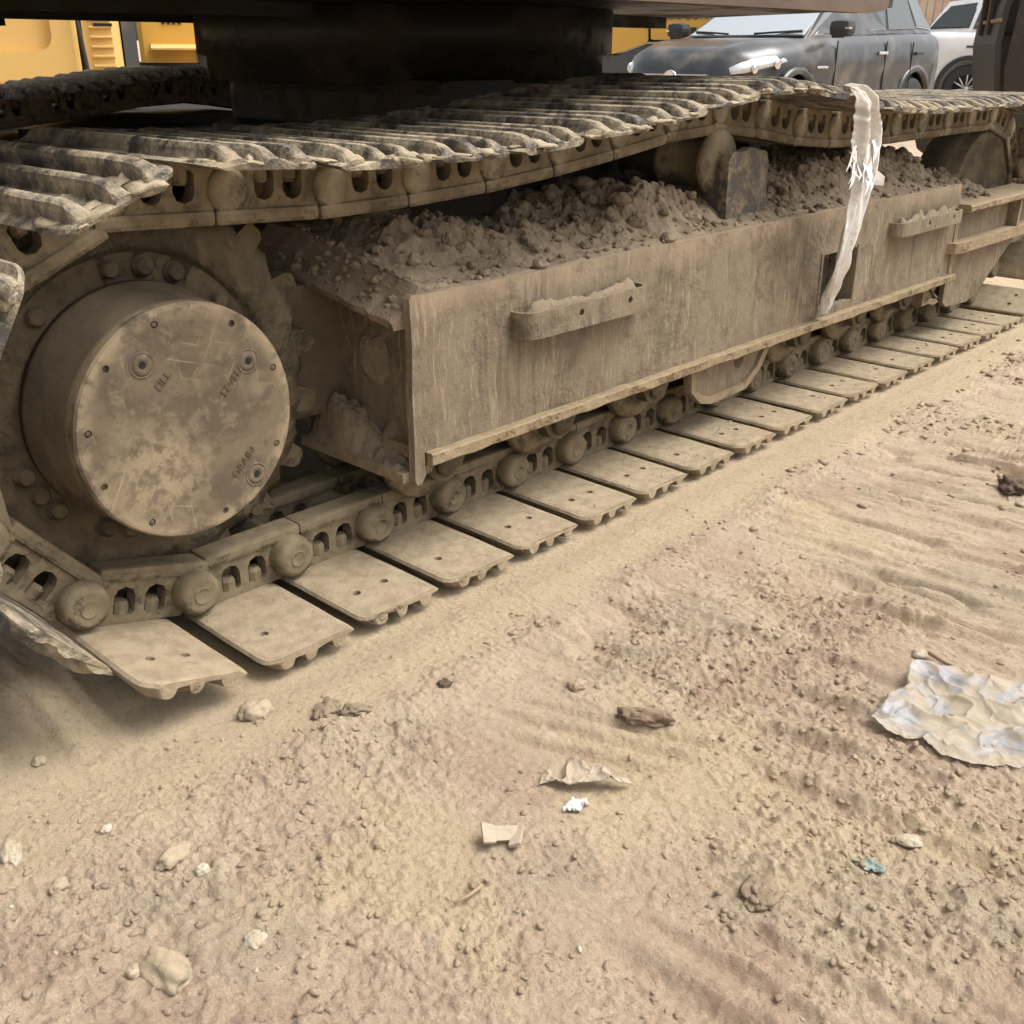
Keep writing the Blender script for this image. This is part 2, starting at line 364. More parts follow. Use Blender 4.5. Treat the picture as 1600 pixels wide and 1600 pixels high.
# ------------------------------------------------------------------ ground
def ground_h(x, y, fine=True):
    x = np.asarray(x, float); y = np.asarray(y, float)
    dist = np.hypot(x, y)
    near = 1 - sstep(6, 12, dist)
    z = .0125 * np.maximum(0, dist - 5)
    off = sstep(-.42, -.60, y)                      # away from the packed strip beside the shoes
    off = np.where(y > .6, .5, off)
    z = z + off * .022 * (fbm2(x * .9 + 3, y * .9, 3, 1) - .5)
    rough = np.clip(.35 + 1.1 * (fbm2(x * 2.1, y * 2.1 + 9, 3, 5) - .35), .15, 1.3) * (.35 + .65 * off)
    z = z + rough * .011 * (fbm2(x * 4.2, y * 3.0, 3, 11) - .5)
    wx = x + .10 * y + .09 * (fbm2(x * 1.2, y * .9, 2, 21) - .5)
    ridge = sstep(.05, .45, x - .1 * y - .2) * sstep(-.50, -.72, y)
    z = z + ridge * near * .008 * (fbm2(wx * 11, y * 1.5, 2, 31) - .5)
    z = z + (.35 + .65 * ridge) * near * off * .014 * (fbm2(wx * 34, y * 5.0, 3, 41) - .5)
    rd = np.abs(fbm2(wx * 9 + 2, y * 2.2, 3, 43) - .5)
    z = z - ridge * near * .020 * np.clip(.09 - rd, 0, 1) / .09 * sstep(.40, .6, fbm2(x * 1.7, y * 1.7, 2, 47))
    # tyre and track marks: low berms with a groove on one side, running roughly across the track
    for bx, by0, by1, sl, ht, wd in ((.505, -1.02, -1.34, -.22, .010, .012), (.415, -1.10, -1.50, -.10, .011, .014), (-.010, -1.14, -1.62, -.03, .011, .016), (.045, -1.16, -1.62, -.03, .006, .010), (.115, -1.22, -1.62, -.05, .007, .011), (.19, -1.28, -1.62, -.05, .005, .010), (.62, -.92, -1.20, -.16, .009, .014),
                                     (.75, -.80, -1.18, -.12, .008, .012), (.98, -.72, -1.35, -.10, .008, .013), (1.22, -.78, -1.45, -.10, .008, .014), (1.55, -.70, -1.4, -.08, .008, .016), (1.95, -.7, -1.5, -.06, .009, .02),
                                     (-.262, .06, -.30, .12, .006, .012), (-.33, .06, -.26, .12, .005, .012), (-.20, .0, -.30, .12, .005, .010)):
        t = x - (bx + sl * (y - by0)) + .014 * (fbm2(x * 3 + 1, y * 7, 2, 33) - .5)
        en = sstep(by1 - .05, by1 + .08, y) * sstep(by0 + .05, by0 - .06, y) * (.35 + 1.1 * fbm2(x * 2 + 8, y * 9, 2, 35))
        z = z + ht * en * (np.exp(-(t / wd) ** 2) - .9 * np.exp(-((t + wd * 1.9) / (wd * 1.1)) ** 2))
    # pressed groove pair
    for gx, gy0, gy1 in ((.28, -.70, -1.02), (.335, -.70, -1.02), (.225, -.74, -.96)):
        g = np.exp(-((x + .38 * (y + .85) * -1 * -1 - gx) / .012) ** 2) * sstep(gy1 - .04, gy1 + .05, y) * sstep(gy0 + .04, gy0 - .05, y)
        z = z - .013 * g
    # ground stands a little lower beneath the shoes, low windrow along their ends
    z = z - .012 * sstep(-.46, -.36, y) * sstep(4.2, 4.0, x) * sstep(.6, .4, y)
    z = z + .016 * np.exp(-((y + .555 + .035 * np.sin(x * 2.3)) / .045) ** 2) * (fbm2(x * 9, y * 9, 3, 51)) * near
    z = z + .030 * sstep(-.20, -.5, x) * sstep(-.55, -.1, y) * sstep(.6, .3, y)
    if fine:
        cm = np.maximum(sstep(.46, .66, fbm2(x * 3.1 + 4, y * 2.2, 3, 61)), .8 * np.exp(-((y + .56) / .05) ** 2) * sstep(.35, .6, fbm2(x * 3, y * 3, 2, 63))) * off
        lump = np.maximum(0, fbm2(x * 26, y * 24, 3, 71) - .50)
        z = z + near * (.02 + cm) * .016 * lump ** .8 * (.6 + .8 * vn2(x * 90, y * 80, 73))
        lump2 = np.maximum(0, vn2(x * 75, y * 70, 81) - .55)
        z = z + near * (.25 + cm) * .010 * lump2 * (.3 + .7 * off)
        q = fbm2(x * 62, y * 50, 3, 91, .7); z = z + near * (.004 + .007 * cm) * (np.abs(q - .5) * 2.2 - .3) * (.25 + .75 * sstep(.4, .6, fbm2(x * 2.5, y * 2.5 + 3, 2, 97))) + near * .0025 * (vn2(x * 150, y * 130, 95) - .5) * (.45 + .55 * off)
    return z

def axis_pts(segs):
    out = [segs[0][0]]
    for a, b, d in segs:
        n = max(1, int(round((b - a) / d))); out += [a + (b - a) * (i + 1) / n for i in range(n)]
    return np.array(out)
gx = axis_pts([(-300, -60, 60), (-60, -12, 8), (-12, -3, 1.0), (-3, -1.0, .12), (-1.0, -.75, .01), (-.75, .95, .0035), (.95, 1.6, .0052), (1.6, 2.6, .009), (2.6, 4.6, .016), (4.6, 12, .15), (12, 60, 4), (60, 300, 60)])
gy = axis_pts([(-300, -60, 60), (-60, -12, 8), (-12, -3, 1.0), (-3, -1.75, .1), (-1.75, -1.6, .008), (-1.6, -.34, .0038), (-.34, .1, .012), (.1, 6, .14), (6, 60, 4), (60, 300, 60)])
GX, GY = np.meshgrid(gx, gy, indexing='ij')
GZ = ground_h(GX.ravel(), GY.ravel())
nx, ny = len(gx), len(gy)
me = bpy.data.meshes.new('ground')
V = np.stack([GX.ravel(), GY.ravel(), GZ], 1)
I = (np.arange(nx - 1)[:, None] * ny + np.arange(ny - 1)[None, :]).ravel()
F = np.stack([I, I + ny, I + ny + 1, I + 1], 1)
me.vertices.add(len(V)); me.vertices.foreach_set('co', V.ravel())
me.loops.add(F.size); me.loops.foreach_set('vertex_index', F.ravel().astype(np.int32))
me.polygons.add(len(F)); me.polygons.foreach_set('loop_start', (np.arange(len(F)) * 4).astype(np.int32))
me.polygons.foreach_set('loop_total', np.full(len(F), 4, np.int32)); me.polygons.foreach_set('use_smooth', np.ones(len(F), bool))
me.update(calc_edges=True); me.materials.append(M['ground'])
ground = tag(put('ground', me), 'dry tan dirt yard churned by tracks and tyres', 'ground', kind='structure')
gh = lambda x, y: float(ground_h(np.array([x]), np.array([y]))[0])

# ------------------------------------------------------------------ the excavator
exc = tag(empty('excavator', (1.8, 1.3, 0)), 'mud-caked crawler excavator seen from its tracks, close to the camera', 'excavator')
exc_inv = Vector((-1.8, -1.3, 0))
def xpart(o, parent=exc):                     # geometry is written in yard coordinates; keep it there under the moved root
    o.parent = parent
    if parent is exc: o.location = Vector(o.location) + exc_inv
    return o
def xb(mb, name, mat, parent=None): return xpart(mb.build(name, mat), parent or exc)

PITCH = .216
SC = (.012, .443); RS = .355; IC = [3.68, .435]; RI = .35
GAUGE = 2.65

# --- track path (pitch line), counter-clockwise seen from the camera side
def track_path(rs, ix):
    pts = [(SC[0], SC[1] - rs), (ix, IC[1] - RI)]
    pts += [(ix + RI * math.cos(a), IC[1] + RI * math.sin(a)) for a in np.linspace(-math.pi / 2, math.pi / 2, 80)[1:]]
    top = [(3.3, .786), (2.94, .784), (2.73, .781), (2.53, .785), (2.3, .793), (2.13, .808), (1.97, .832), (1.86, .850), (1.74, .864), (1.62, .866), (1.442, .848), (1.236, .821), (1.017, .799), (.8, .783), (.59, .776), (.369, .774), (.2, .785)]
    # smooth the sagging run
    T = np.array([(ix, IC[1] + RI)] + top + [(SC[0], SC[1] + rs)])
    xs = np.linspace(ix, SC[0], 300); zs = np.interp(-xs, -T[:, 0], T[:, 1])
    k = np.hanning(25); k /= k.sum(); zs2 = np.convolve(np.pad(zs, 12, 'edge'), k, 'valid'); w = np.minimum(1, np.minimum(np.arange(300), 299 - np.arange(300)) / 15.)
    zs = zs * (1 - w) + zs2 * w
    pts += list(zip(xs[1:], zs[1:]))
    pts += [(SC[0] + rs * math.cos(a), SC[1] + rs * math.sin(a)) for a in np.linspace(math.pi / 2, 1.5 * math.pi, 80)[1:]]
    return np.array(pts)
def walk(path, x0):
    P = path[:-1] if np.allclose(path[0], path[-1]) else path
    # densify
    D = []
    for i in range(len(P)):
        a, b = P[i], P[(i + 1) % len(P)]; n = max(1, int(np.hypot(*(b - a)) / .002)); D += [a + (b - a) * t / n for t in range(n)]
    D = np.array(D); i = int(np.argmin(np.hypot(D[:, 0] - x0, D[:, 1] - P[0][1]))); start = i
    D = np.roll(D, -start, 0); pins = [D[0]]; j = 0
    while True:
        k = j + 1
        while k < len(D) and np.hypot(*(D[k] - pins[-1])) < PITCH: k += 1
        if k >= len(D): break
        pins.append(D[k]); j = k
    return pins, np.hypot(*(pins[-1] - pins[0]))
best = None
for ix in np.linspace(3.60, 3.82, 45):
    pins, gap = walk(track_path(RS, ix), .03)
    e = abs(gap - PITCH)
    if best is None or e < best[0]: best = (e, ix, pins)
IC[0] = best[1]; PINS = best[2]
NP = len(PINS)

# --- track shoe: triple grouser plate; local x runs along the track from the pin, z towards the inside of the loop
def shoe_mesh(holes, top=False):
    T0 = -.055
    ys = [-.352, -.349, -.342, -.330, -.315, -.290, -.22, -.14, 0, .14, .22, .290, .315, .330, .342, .349, .352]
    gs = [.55, .58, .62, .70, .88, 1, 1, 1, 1, 1, 1, 1, .88, .70, .62, .58, .55]
    cs = [.030, .019, .009, .002, 0, 0, 0, 0, 0, 0, 0, 0, 0, .002, .009, .019, .030]
    if top: gs = [.22, .26, .36, .60, .85, 1] + [1] * 5 + [1, .85, .60, .36, .26, .22]
    rows = []
    for y, g, c in zip(ys, gs, cs):
        prof = [(-.013 + c, -.008), (-.009 + c, -.002), (.000 + c * .8, 0), (.160, 0), (.172 - c * .15, -.003), (.180 - c * .15, -.007), (.172 - c * .15, -.010), (.163, -.011)]
        for gc, wd in ((.141, .0155), (.080, .014), (.022 + c * .25, .0155)):
            hgt = (.025 if top else .030) * g; wd = wd * (1.12 if top else 1)
            prof += [(gc + wd, -.011), (gc + wd * .74, -.011 - hgt * .62), (gc + wd * .48, -.011 - hgt * .93), (gc + wd * .12, -.011 - hgt), (gc - wd * .12, -.011 - hgt), (gc - wd * .48, -.011 - hgt * .93), (gc - wd * .74, -.011 - hgt * .62), (gc - wd, -.011)]
        prof += [(-.010 + c, -.0115)]
        rows.append([(s, y, T0 + t) for s, t in prof])
    n = len(rows[0]); mb = MB(); vs = [q for r in rows for q in r]
    fs = [(j * n + i, j * n + (i + 1) % n, (j + 1) * n + (i + 1) % n, (j + 1) * n + i) for j in range(len(rows) - 1) for i in range(n)]
    fs += [tuple(range(n)), tuple((len(rows) - 1) * n + i for i in reversed(range(n)))]
    mb.add(vs, fs); me = mb.mesh('shoe')
    cut = MB()
    for y, s in holes: cut.lathe([(.0085, -.12), (.0085, .0)], (s, y, 0), 'Z', 12, False)
    return boolean(me, cut.mesh('cut')) if holes else me
SHOES = []
for v in range(8):
    q = shoe_mesh(() if v > 4 else ((-.255, .045), (-.255, .115), (.255, .045), (.255, .115)) if v in (0, 2) else (((-.255, .045), (.255, .115)) if v == 1 else (((-.262, .118), (.25, .05)) if v == 3 else ((-.25, .05), (-.258, .112)))), v > 4)
    P = np.empty(len(q.vertices) * 3); q.vertices.foreach_get('co', P); P = P.reshape(-1, 3)
    P += .0035 * np.stack([fbm3(P * 14 + 9 * v + k * 30, 3, 5 + v) - .5 for k in range(3)], 1)
    tip = np.clip((np.abs(P[:, 1]) - .30) / .05, 0, 1); P[:, 2] += tip * .010 * (fbm3(P * np.array((30, 6, 1)) + v * 5, 3, 40 + v) - .5); P[:, 1] -= np.sign(P[:, 1]) * tip * .014 * np.maximum(0, fbm3(P * np.array((38, 0, 30)) + v * 3, 3, 60 + v) - .48)
    q.vertices.foreach_set('co', P.ravel()); q.update(); q.materials.clear(); q.materials.append(M['shoe_low']); SHOES.append(q)

# --- chain link pair with windows, bosses and bolt nuts
def link_mesh(sy):
    def bx(mb, x0, x1, ya, yb, z0, z1, b=.004):
        y0, y1 = sorted((sy * ya, sy * yb)); mb.box(x0, x1, y0, y1, z0, z1, b); return mb
    y0, y1 = sorted((sy * .062, sy * .094))
    me = MB().prism([(.026, -.050), (.034, -.0545), (.196, -.0545), (.206, -.048), (.232, -.032), (.244, -.012), (.246, .030), (.236, .044), (.03, .044), (.024, .03)], y0, y1).mesh('l')
    cut = MB(); 
    for c in (.083, .143):
        w, h0, h1 = .0205, -.040, .014
        cut.prism([(c - w, h0 + .006), (c - w + .006, h0), (c + w - .006, h0), (c + w, h0 + .006), (c + w, h1 - .018), (c + w * .7, h1 - .005), (c, h1), (c - w * .7, h1 - .005), (c - w, h1 - .018)], min(y0, y1) - .02, max(y0, y1) + .02)
    me = boolean(me, cut.mesh('c'))
    mb = MB(); mb.add([tuple(v.co) for v in me.vertices], [tuple(p.vertices) for p in me.polygons])
    bx(mb, .030, .246, .046, .102, .026, .0525, .008)
    bx(mb, .190, .240, .0605, .0955, -.036, .0265, .006)
    for s in (.083, .143):
        mb.lathe([(.0165, -.0415), (.0165, -.022), (.012, -.015)], (s, sy * .076, 0), 'Z', 10, False)
    return mb.mesh('link')
def boss_mesh(sy):
    return MB().lathe([(.030, sy * .001), (.030, sy * .060), (.038, sy * .058), (.0440, sy * .064), (.0438, sy * .110), (.0425, sy * .120), (.0385, sy * .1275), (.030, sy * .1315)], (0, 0, -.0055), 'Y', 28).mesh('boss')
def pin_mesh(sy):
    return MB().lathe([(.017, sy * .130), (.017, sy * .1325), (.0155, sy * .1330), (.0145, sy * .1322), (.0, sy * .1322)], (0, 0, -.0055), 'Y', 20).mesh('pin')
LINKS = {q: link_mesh(q) for q in (-1, 1)}; BOSSES = {q: boss_mesh(q) for q in (-1, 1)}; PIN = pin_mesh(-1); PIN.materials.append(M['link'])
BOSS_T = MB().lathe([(.030, -.001), (.030, -.060), (.036, -.062), (.0405, -.066), (.0405, -.094), (.038, -.099), (.030, -.101)], (0, 0, -.0055), 'Y', 26).mesh('boss', M['link'])
for q in (-1, 1): LINKS[q].materials.append(M['link']); BOSSES[q].materials.append(M['link'])

def own_mat(o, mat):
    o.material_slots[0].link = 'OBJECT'; o.material_slots[0].material = mat
rnd = random.Random(4)
def make_track(yc, near):
    for i in range(NP):
        a = PINS[i]; b = PINS[(i + 1) % NP]
        ang = math.atan2(b[1] - a[1], b[0] - a[0])
        if not near:
            if a[0] > 2.6 and a[1] < .75: continue           # hidden behind the machine
        for q in (-1, 1):
            lk = put('track_link', LINKS[q]); xpart(lk); lk.location = Vector((a[0], yc, a[1])) + exc_inv; lk.rotation_euler = (0, -ang, 0)
            tp = a[1] > .60
            put('pin_boss', BOSS_T if tp and q < 0 else BOSSES[q], lk)
            if q < 0 and not tp: put('pin', PIN, lk)
        sh = put('track_shoe', SHOES[5 + rnd.randrange(3)] if (a[1] > .30 or abs(ang) > 2.2) else SHOES[rnd.randrange(5)]); xpart(sh)
        wob = rnd.uniform(-.012, .012)
        sh.location = Vector((a[0], yc + rnd.uniform(-.003, .003), a[1])) + exc_inv; sh.rotation_euler = (rnd.uniform(-.004, .004), -ang + wob * .5, rnd.uniform(-.004, .004))
        topside = a[1] > .30 or abs(ang) > 2.2
        own_mat(sh, M['shoe_top'] if topside else M['shoe_low'])
make_track(0, True)
make_track(GAUGE, False)
def caked():
    mb = MB(); rg = np.random.default_rng(21)
    for i in range(NP):
        a = PINS[i]; b = PINS[(i + 1) % NP]; ang = math.atan2(b[1] - a[1], b[0] - a[0])
        if not (a[1] > .45 and a[0] < 3.6): continue
        ca, sa = math.cos(ang), math.sin(ang)
        for k in range(16):
            s = rg.choice((.044, .110, .110, .044, .165)) + rg.uniform(-.018, .018); y = -.345 + abs(rg.normal(0, .07)); h = .003 + .007 * rg.random() ** 2
            bm = bmesh.new(); bmesh.ops.create_icosphere(bm, subdivisions=2, radius=1); P = np.array([q.co for q in bm.verts]); P = P * (.25 + 1.5 * fbm3(P * 2.2 + i * 3 + k, 3, k))[:, None]
            bm.verts.index_update(); fs = [[q.index for q in f.verts] for f in bm.faces]; bm.free()
            P = P * np.array((.008 + .016 * rg.random(), .010 + .035 * rg.random() ** 2, h)) + np.array((s, y, -.055 - .011))
            mb.add(np.stack([a[0] + P[:, 0] * ca - P[:, 2] * sa, P[:, 1], a[1] + P[:, 0] * sa + P[:, 2] * ca], 1).tolist(), fs, True)
    return mb
M['cake'] = mat_muddy('pale_caked_mud', (0.306, 0.242, 0.157), (0.425, 0.348, 0.234), (0.357, 0.285, 0.183), amt=.55, scale=16, rough_steel=.95, bump=.005, settle=.2)
tag(xb(caked(), 'caked_mud', M['cake']), kind='stuff')

# --- sprocket, final drive
def sprocket(yc, sgn):
    n = 19; mb = MB(); poly = []
    for i in range(n):
        a = 2 * math.pi * (i + .35) / n
        for da, r in ((-.145, .322), (-.085, .330), (-.055, .375), (-.03, .384), (.03, .384), (.055, .375), (.085, .330)):
            poly.append((SC[0] + r * math.cos(a + da), SC[1] + r * math.sin(a + da)))
    mb.prism(poly, yc - .032, yc + .032)
    sp = xb(mb, 'sprocket', M['sprocket'])
    y = yc + sgn * .0
    k = 140; mb = MB(); vs = []; rp = [(.356, -.030), (.356, .018), (.338, .036), (.310, .044), (.290, .047), (.270, .046), (.262, .040), (.256, .030), (.15, .030)]
    for r, h in rp:
        for i in range(k):
            t = 2 * math.pi * i / k; nz = fbm2(np.array([math.cos(t) * 9 + 20 * r]), np.array([math.sin(t) * 9 + 3]), 4, 3)[0] - .5
            vs.append((SC[0] + (r + (.05 if r > .3 else .010) * nz) * math.cos(t), y + sgn * (h + (.022 * nz if .25 < r < .34 else 0)), SC[1] + (r + (.05 if r > .3 else .010) * nz) * math.sin(t)))
    mb.add(vs, [(j * k + i, j * k + (i + 1) % k, (j + 1) * k + (i + 1) % k, (j + 1) * k + i) for j in range(len(rp) - 1) for i in range(k)], True)
    fl = xb(mb, 'hub_flange', M['sprocket'])
    rb = random.Random(2)
    for deg in (66, 80.5, 95, 131.5, 200, 210.5, 221, 246, 256.5, 267, 300, 330, 10, 40):
        a = R(deg); dp = rb.uniform(-.006, .000)
        cx, cz = SC[0] + .234 * math.cos(a), SC[1] + .234 * math.sin(a)
        bo = MB().lathe([(.0205, sgn * .024), (.0205, sgn * (.034 + dp)), (.018, sgn * (.037 + dp)), (.0165, sgn * (.037 + dp)), (.0155, sgn * (.046 + dp)), (.011, sgn * (.050 + dp))], (cx, y, cz), 'Y', 12)
        b_ = bo.build('bolt', M['sprocket']); b_.parent = fl
    return sp
sprocket(0, -1)
sprocket(GAUGE, 1)
FY = -.205                                                # outer face of the drive cover
drum = xb(MB().lathe([(.212, -.04), (.212, -.055), (.203, -.066), (.2015, FY + .03), (.199, FY + .022)], (SC[0], 0, SC[1]), 'Y', 72), 'final_drive', M['drum'])
cov = MB().lathe([(.1995, FY + .024), (.1995, FY + .006), (.196, FY + .001), (.191, FY)], (SC[0], 0, SC[1]), 'Y', 72).mesh('cover', M['cover'])
cut = MB()
hole_a = [R(a) for a in (20, 58, 104, 138, 172, 202, 238, 284, 334)]
for a in hole_a: cut.lathe([(.0062, FY - .02), (.0062, FY + .008)], (SC[0] + .178 * math.cos(a), 0, SC[1] + .178 * math.sin(a)), 'Y', 12, False)
cov = boolean(cov, cut.mesh('cut')); cov.polygons.foreach_set('use_smooth', [False] * len(cov.polygons)); cov.materials.clear(); cov.materials.append(M['cover'])
cover = xpart(put('drive_cover', cov))
for a in hole_a[::2]:
    s = MB().lathe([(.0045, FY + .008), (.0045, FY + .001), (.003, FY)], (SC[0] + .178 * math.cos(a), 0, SC[1] + .178 * math.sin(a)), 'Y', 6, False).build('screw', M['drum']); s.parent = cover
plugs = [(-.073, .113, 'FILL'), (.118, .082, 'LEVEL'), (.112, -.124, 'DRAIN')]
for dx, dz, word in plugs:
    c = (SC[0] + dx, 0, SC[1] + dz)
    pl = MB().lathe([(.0225, FY + .002), (.0222, FY - .0008), (.0190, FY - .0010), (.0186, FY - .0002), (.0172, FY - .0002), (.0168, FY - .0016), (.0065, FY - .0016), (.006, FY - .0005), (0, FY - .0005)], c, 'Y', 28).build('drain_plug', M['cover']); pl.parent = cover
    bl = MB().lathe([(.0062, FY - .0018), (.0, FY - .0019)], c, 'Y', 6, False).build('plug_socket', M['black']); bl.parent = pl
    t = put('embossed_word', text_mesh('embossed_word', word, .020, M['drum'], .0012)); t.parent = cover
    off = {'FILL': (.032, -.032), 'LEVEL': (-.036, -.030), 'DRAIN': (-.022, .030)}[word]
    t.matrix_basis = Matrix.Translation((SC[0] + dx + off[0], FY - .0008, SC[1] + dz + off[1])) @ Matrix.Rotation(R(-44), 4, 'Y') @ Matrix.Rotation(R(90), 4, 'X')

# --- idlers
for yc, sgn in ((0, -1), (GAUGE, 1)):
    idl = xb(MB().lathe([(.06, -.075), (.22, -.072), (.268, -.088), (.290, -.088), (.296, -.080), (.296, -.045), (.315, -.040), (.315, .040), (.296, .045), (.296, .08), (.290, .088), (.268, .088), (.22, .072), (.06, .075)], (IC[0], yc, IC[1]), 'Y', 56), 'idler_wheel', M['sprocket'])
    xb(MB().lathe([(.06, -.13), (.075, -.12), (.075, .12), (.06, .13)], (IC[0], yc, IC[1]), 'Y', 24), 'idler_axle', M['link'])

# --- track frame
YF = -.25
fr = empty('track_frame', (0, 0, 0)); xpart(fr)
X0, X1, ZB, ZT = .466, 3.05, .252, .588
def wavy_panel(x0, x1, z0, z1, y, th, nx=70, nz=14, holes=()):
    """outer plate, faintly dented, optional openings (x0,x1,z0,z1) left out of the sheet"""
    xs = sorted(set(list(np.linspace(x0, x1, nx)) + [h for q in holes for h in q[:2]])); zs = sorted(set(list(np.linspace(z0, z1, nz)) + [h for q in holes for h in q[2:]]))
    mb = MB(); P = np.array([(x, z) for x in xs for z in zs]); d = .006 * (fbm2(P[:, 0] * 2.2, P[:, 1] * 4, 2, 5) - .5)
    ed = np.minimum(1, np.minimum(P[:, 1] - z0, z1 - P[:, 1]) / .03); d = d * ed
    vs = [(x, y + q, z) for (x, z), q in zip(P, d)] + [(x, y + th, z) for x, z in P]
    k = len(zs); N = len(P); keep = {}
    for i in range(len(xs) - 1):
        for j in range(k - 1):
            cx, cz = (xs[i] + xs[i + 1]) / 2, (zs[j] + zs[j + 1]) / 2
            keep[i, j] = not any(a < cx < b and c < cz < e for a, b, c, e in holes)
    fs = []
    for (i, j), kp in keep.items():
        if not kp: continue
        q = (i * k + j, (i + 1) * k + j, (i + 1) * k + j + 1, i * k + j + 1)
        fs.append(q); fs.append(tuple(N + t for t in reversed(q)))
        for di, dj, e in ((-1, 0, (q[3], q[0])), (1, 0, (q[1], q[2])), (0, -1, (q[0], q[1])), (0, 1, (q[2], q[3]))):
            if not keep.get((i + di, j + dj), False): fs.append((e[1], e[0], e[0] + N, e[1] + N))
    mb.add(vs, fs); return mb
xb(wavy_panel(X0 + .001, X1, ZB + .02, ZT, YF, .022, 110, 16, [(2.08, 2.30, .300, .462)]), 'outer_plate', M['frame'], fr)
xb(MB().box(2.02, 2.40, YF + .09, YF + .10, .27, .50), 'recess_plate', M['plate'], fr)
for rx in (2.068, 2.298): xb(MB().box(rx, rx + .014, YF - .003, YF + .09, .29, .47, .003), 'recess_rim', M['frame'], fr)
# bottom flange, slightly proud, chipped edge
def rough_bar(x0, x1, y0, y1, z0, z1, n, amp, seed, b=.003):
    mb = MB(); rows = []
    for i in range(n + 1):
        x = x0 + (x1 - x0) * i / n; a = [amp * (fbm2(np.array([x * 18.]), np.array([k * 7. + seed]), 3, seed)[0] - .5) for k in range(4)]
        rows.append([(x, y0 + a[0], z0 + a[1] + b), (x, y0 + b + a[0], z0 + a[1]), (x, y1, z0), (x, y1, z1), (x, y0 + b + a[2], z1 + a[3]), (x, y0 + a[2], z1 + a[3] - b)])
    k = 6; vs = [q for r in rows for q in r]
    fs = [(i * k + j, i * k + (j + 1) % k, (i + 1) * k + (j + 1) % k, (i + 1) * k + j) for i in range(n) for j in range(k)] + [tuple(range(k)), tuple(n * k + j for j in reversed(range(k)))]
    return mb.add(vs, fs)
xb(rough_bar(X0 + .02, X1 + .03, YF - .022, .20, ZB - .004, ZB + .022, 90, .006, 3), 'bottom_flange', M['flange'], fr)
# end corner plate, its lower corner dips below the flange
xb(MB().prism([(X0 - .012, .300), (X0 - .013, .222), (X0 - .008, .212), (X0 + .004, .212), (X0 + .018, .232), (X0 + .014, ZB - .003), (X0 + .010, ZT - .012), (X0 + .004, ZT + .004), (X0 - .006, ZT + .006), (X0 - .012, ZT - .002), (X0 - .009, .50), (X0 - .013, .40)], YF - .006, YF + .012), 'corner_plate', M['frame'], fr)
# recessed end with lips
xb(MB().box(X0 + .045, X0 + .06, YF + .012, .22, ZB - .02, ZT - .01), 'end_wall', M['frame'], fr)
xb(MB().prism([(X0 - .03, .216), (X0 + .05, .222), (X0 + .05, .240), (X0 - .03, .236)], YF + .0125, .10, 'Y'), 'lower_lip', M['flange'], fr)
def lip():
    ys = np.linspace(YF + .0125, .24, 30); rows = []
    for y in ys:
        t = min(1, (y - YF) / .40); q = .009 * (fbm2(np.array([y * 40]), np.array([1.]), 4, 3)[0] - .5)
        a = .540 + .072 * t; b_ = .600 + .072 * t
        rows.append([(X0 - .036 + q, y, a - .014), (X0 - .040 + q, y, a + q), (X0 - .005, y, a + .022 + q), (X0 + .030, y, b_ + q), (X0 + .046, y, b_ + q * .6), (X0 + .060, y, b_ - .02), (X0 + .060, y, a - .014)])
    n = 7; mb = MB(); mb.add([q for r in rows for q in r], [(j * n + i, j * n + (i + 1) % n, (j + 1) * n + (i + 1) % n, (j + 1) * n + i) for j in range(len(rows) - 1) for i in range(n)] + [tuple(range(n)), tuple((len(rows) - 1) * n + i for i in reversed(range(n)))])
    return mb
xb(lip(), 'upper_lip', M['soil'], fr)
xb(MB().prism([(YF + .0225, ZT - .002), (.12, .632), (.22, .632), (.22, .62), (.12, .62), (YF + .0225, ZT - .016)], X0 + .061, 3.0, 'X'), 'top_plate', M['frame'], fr)
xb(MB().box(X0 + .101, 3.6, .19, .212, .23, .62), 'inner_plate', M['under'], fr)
# motor housing neck between the frame and the drive
xb(MB().lathe([(.17, -.02), (.17, .30)], (SC[0], 0, SC[1]), 'Y', 40).box(.05, X0 + .12, .03, .19, .30, .58, .01), 'motor_bracket', M['drum'], fr)

# steps: bent flat bars standing off the plate, with two drilled holes
def step_bar(x0, x1, z0, z1, name='step'):
    y = YF - .050; r = .040; th = .010; pts = []; inn = []
    for i in range(9): a = math.pi / 2 * i / 8; pts.append((x0 + r - r * math.cos(a), YF - .010 - r * math.sin(a)))
    for i in range(9): a = math.pi / 2 * (1 - i / 8); pts.append((x1 - r + r * math.cos(a), YF - .010 - r * math.sin(a)))
    pts = [(x0, YF + .001)] + pts + [(x1, YF + .001)]
    for i in range(9): a = math.pi / 2 * i / 8; inn.append((x1 - r + (r - th) * math.cos(a), YF - .010 - (r - th) * math.sin(a)))
    for i in range(9): a = math.pi / 2 * (1 - i / 8); inn.append((x0 + r - (r - th) * math.cos(a), YF - .010 - (r - th) * math.sin(a)))
    inn = [(x1 - th, YF + .001)] + inn + [(x0 + th, YF + .001)]
    mb = MB().prism(pts + inn, z0, z1, 'Z'); me = mb.mesh('step', M['frame'])
    cut = MB()
    for t in (.40, .80): cut.lathe([(.008, y - .03), (.008, y + .025)], (x0 + (x1 - x0) * t, 0, (z0 + z1) / 2 + .006), 'Y', 12, False)
    me = boolean(me, cut.mesh('c')); me.materials.clear(); me.materials.append(M['frame'])
    return xpart(put(name, me), fr)
step_bar(.735, 1.165, .461, .517)
step_bar(2.50, 3.00, .470, .512)
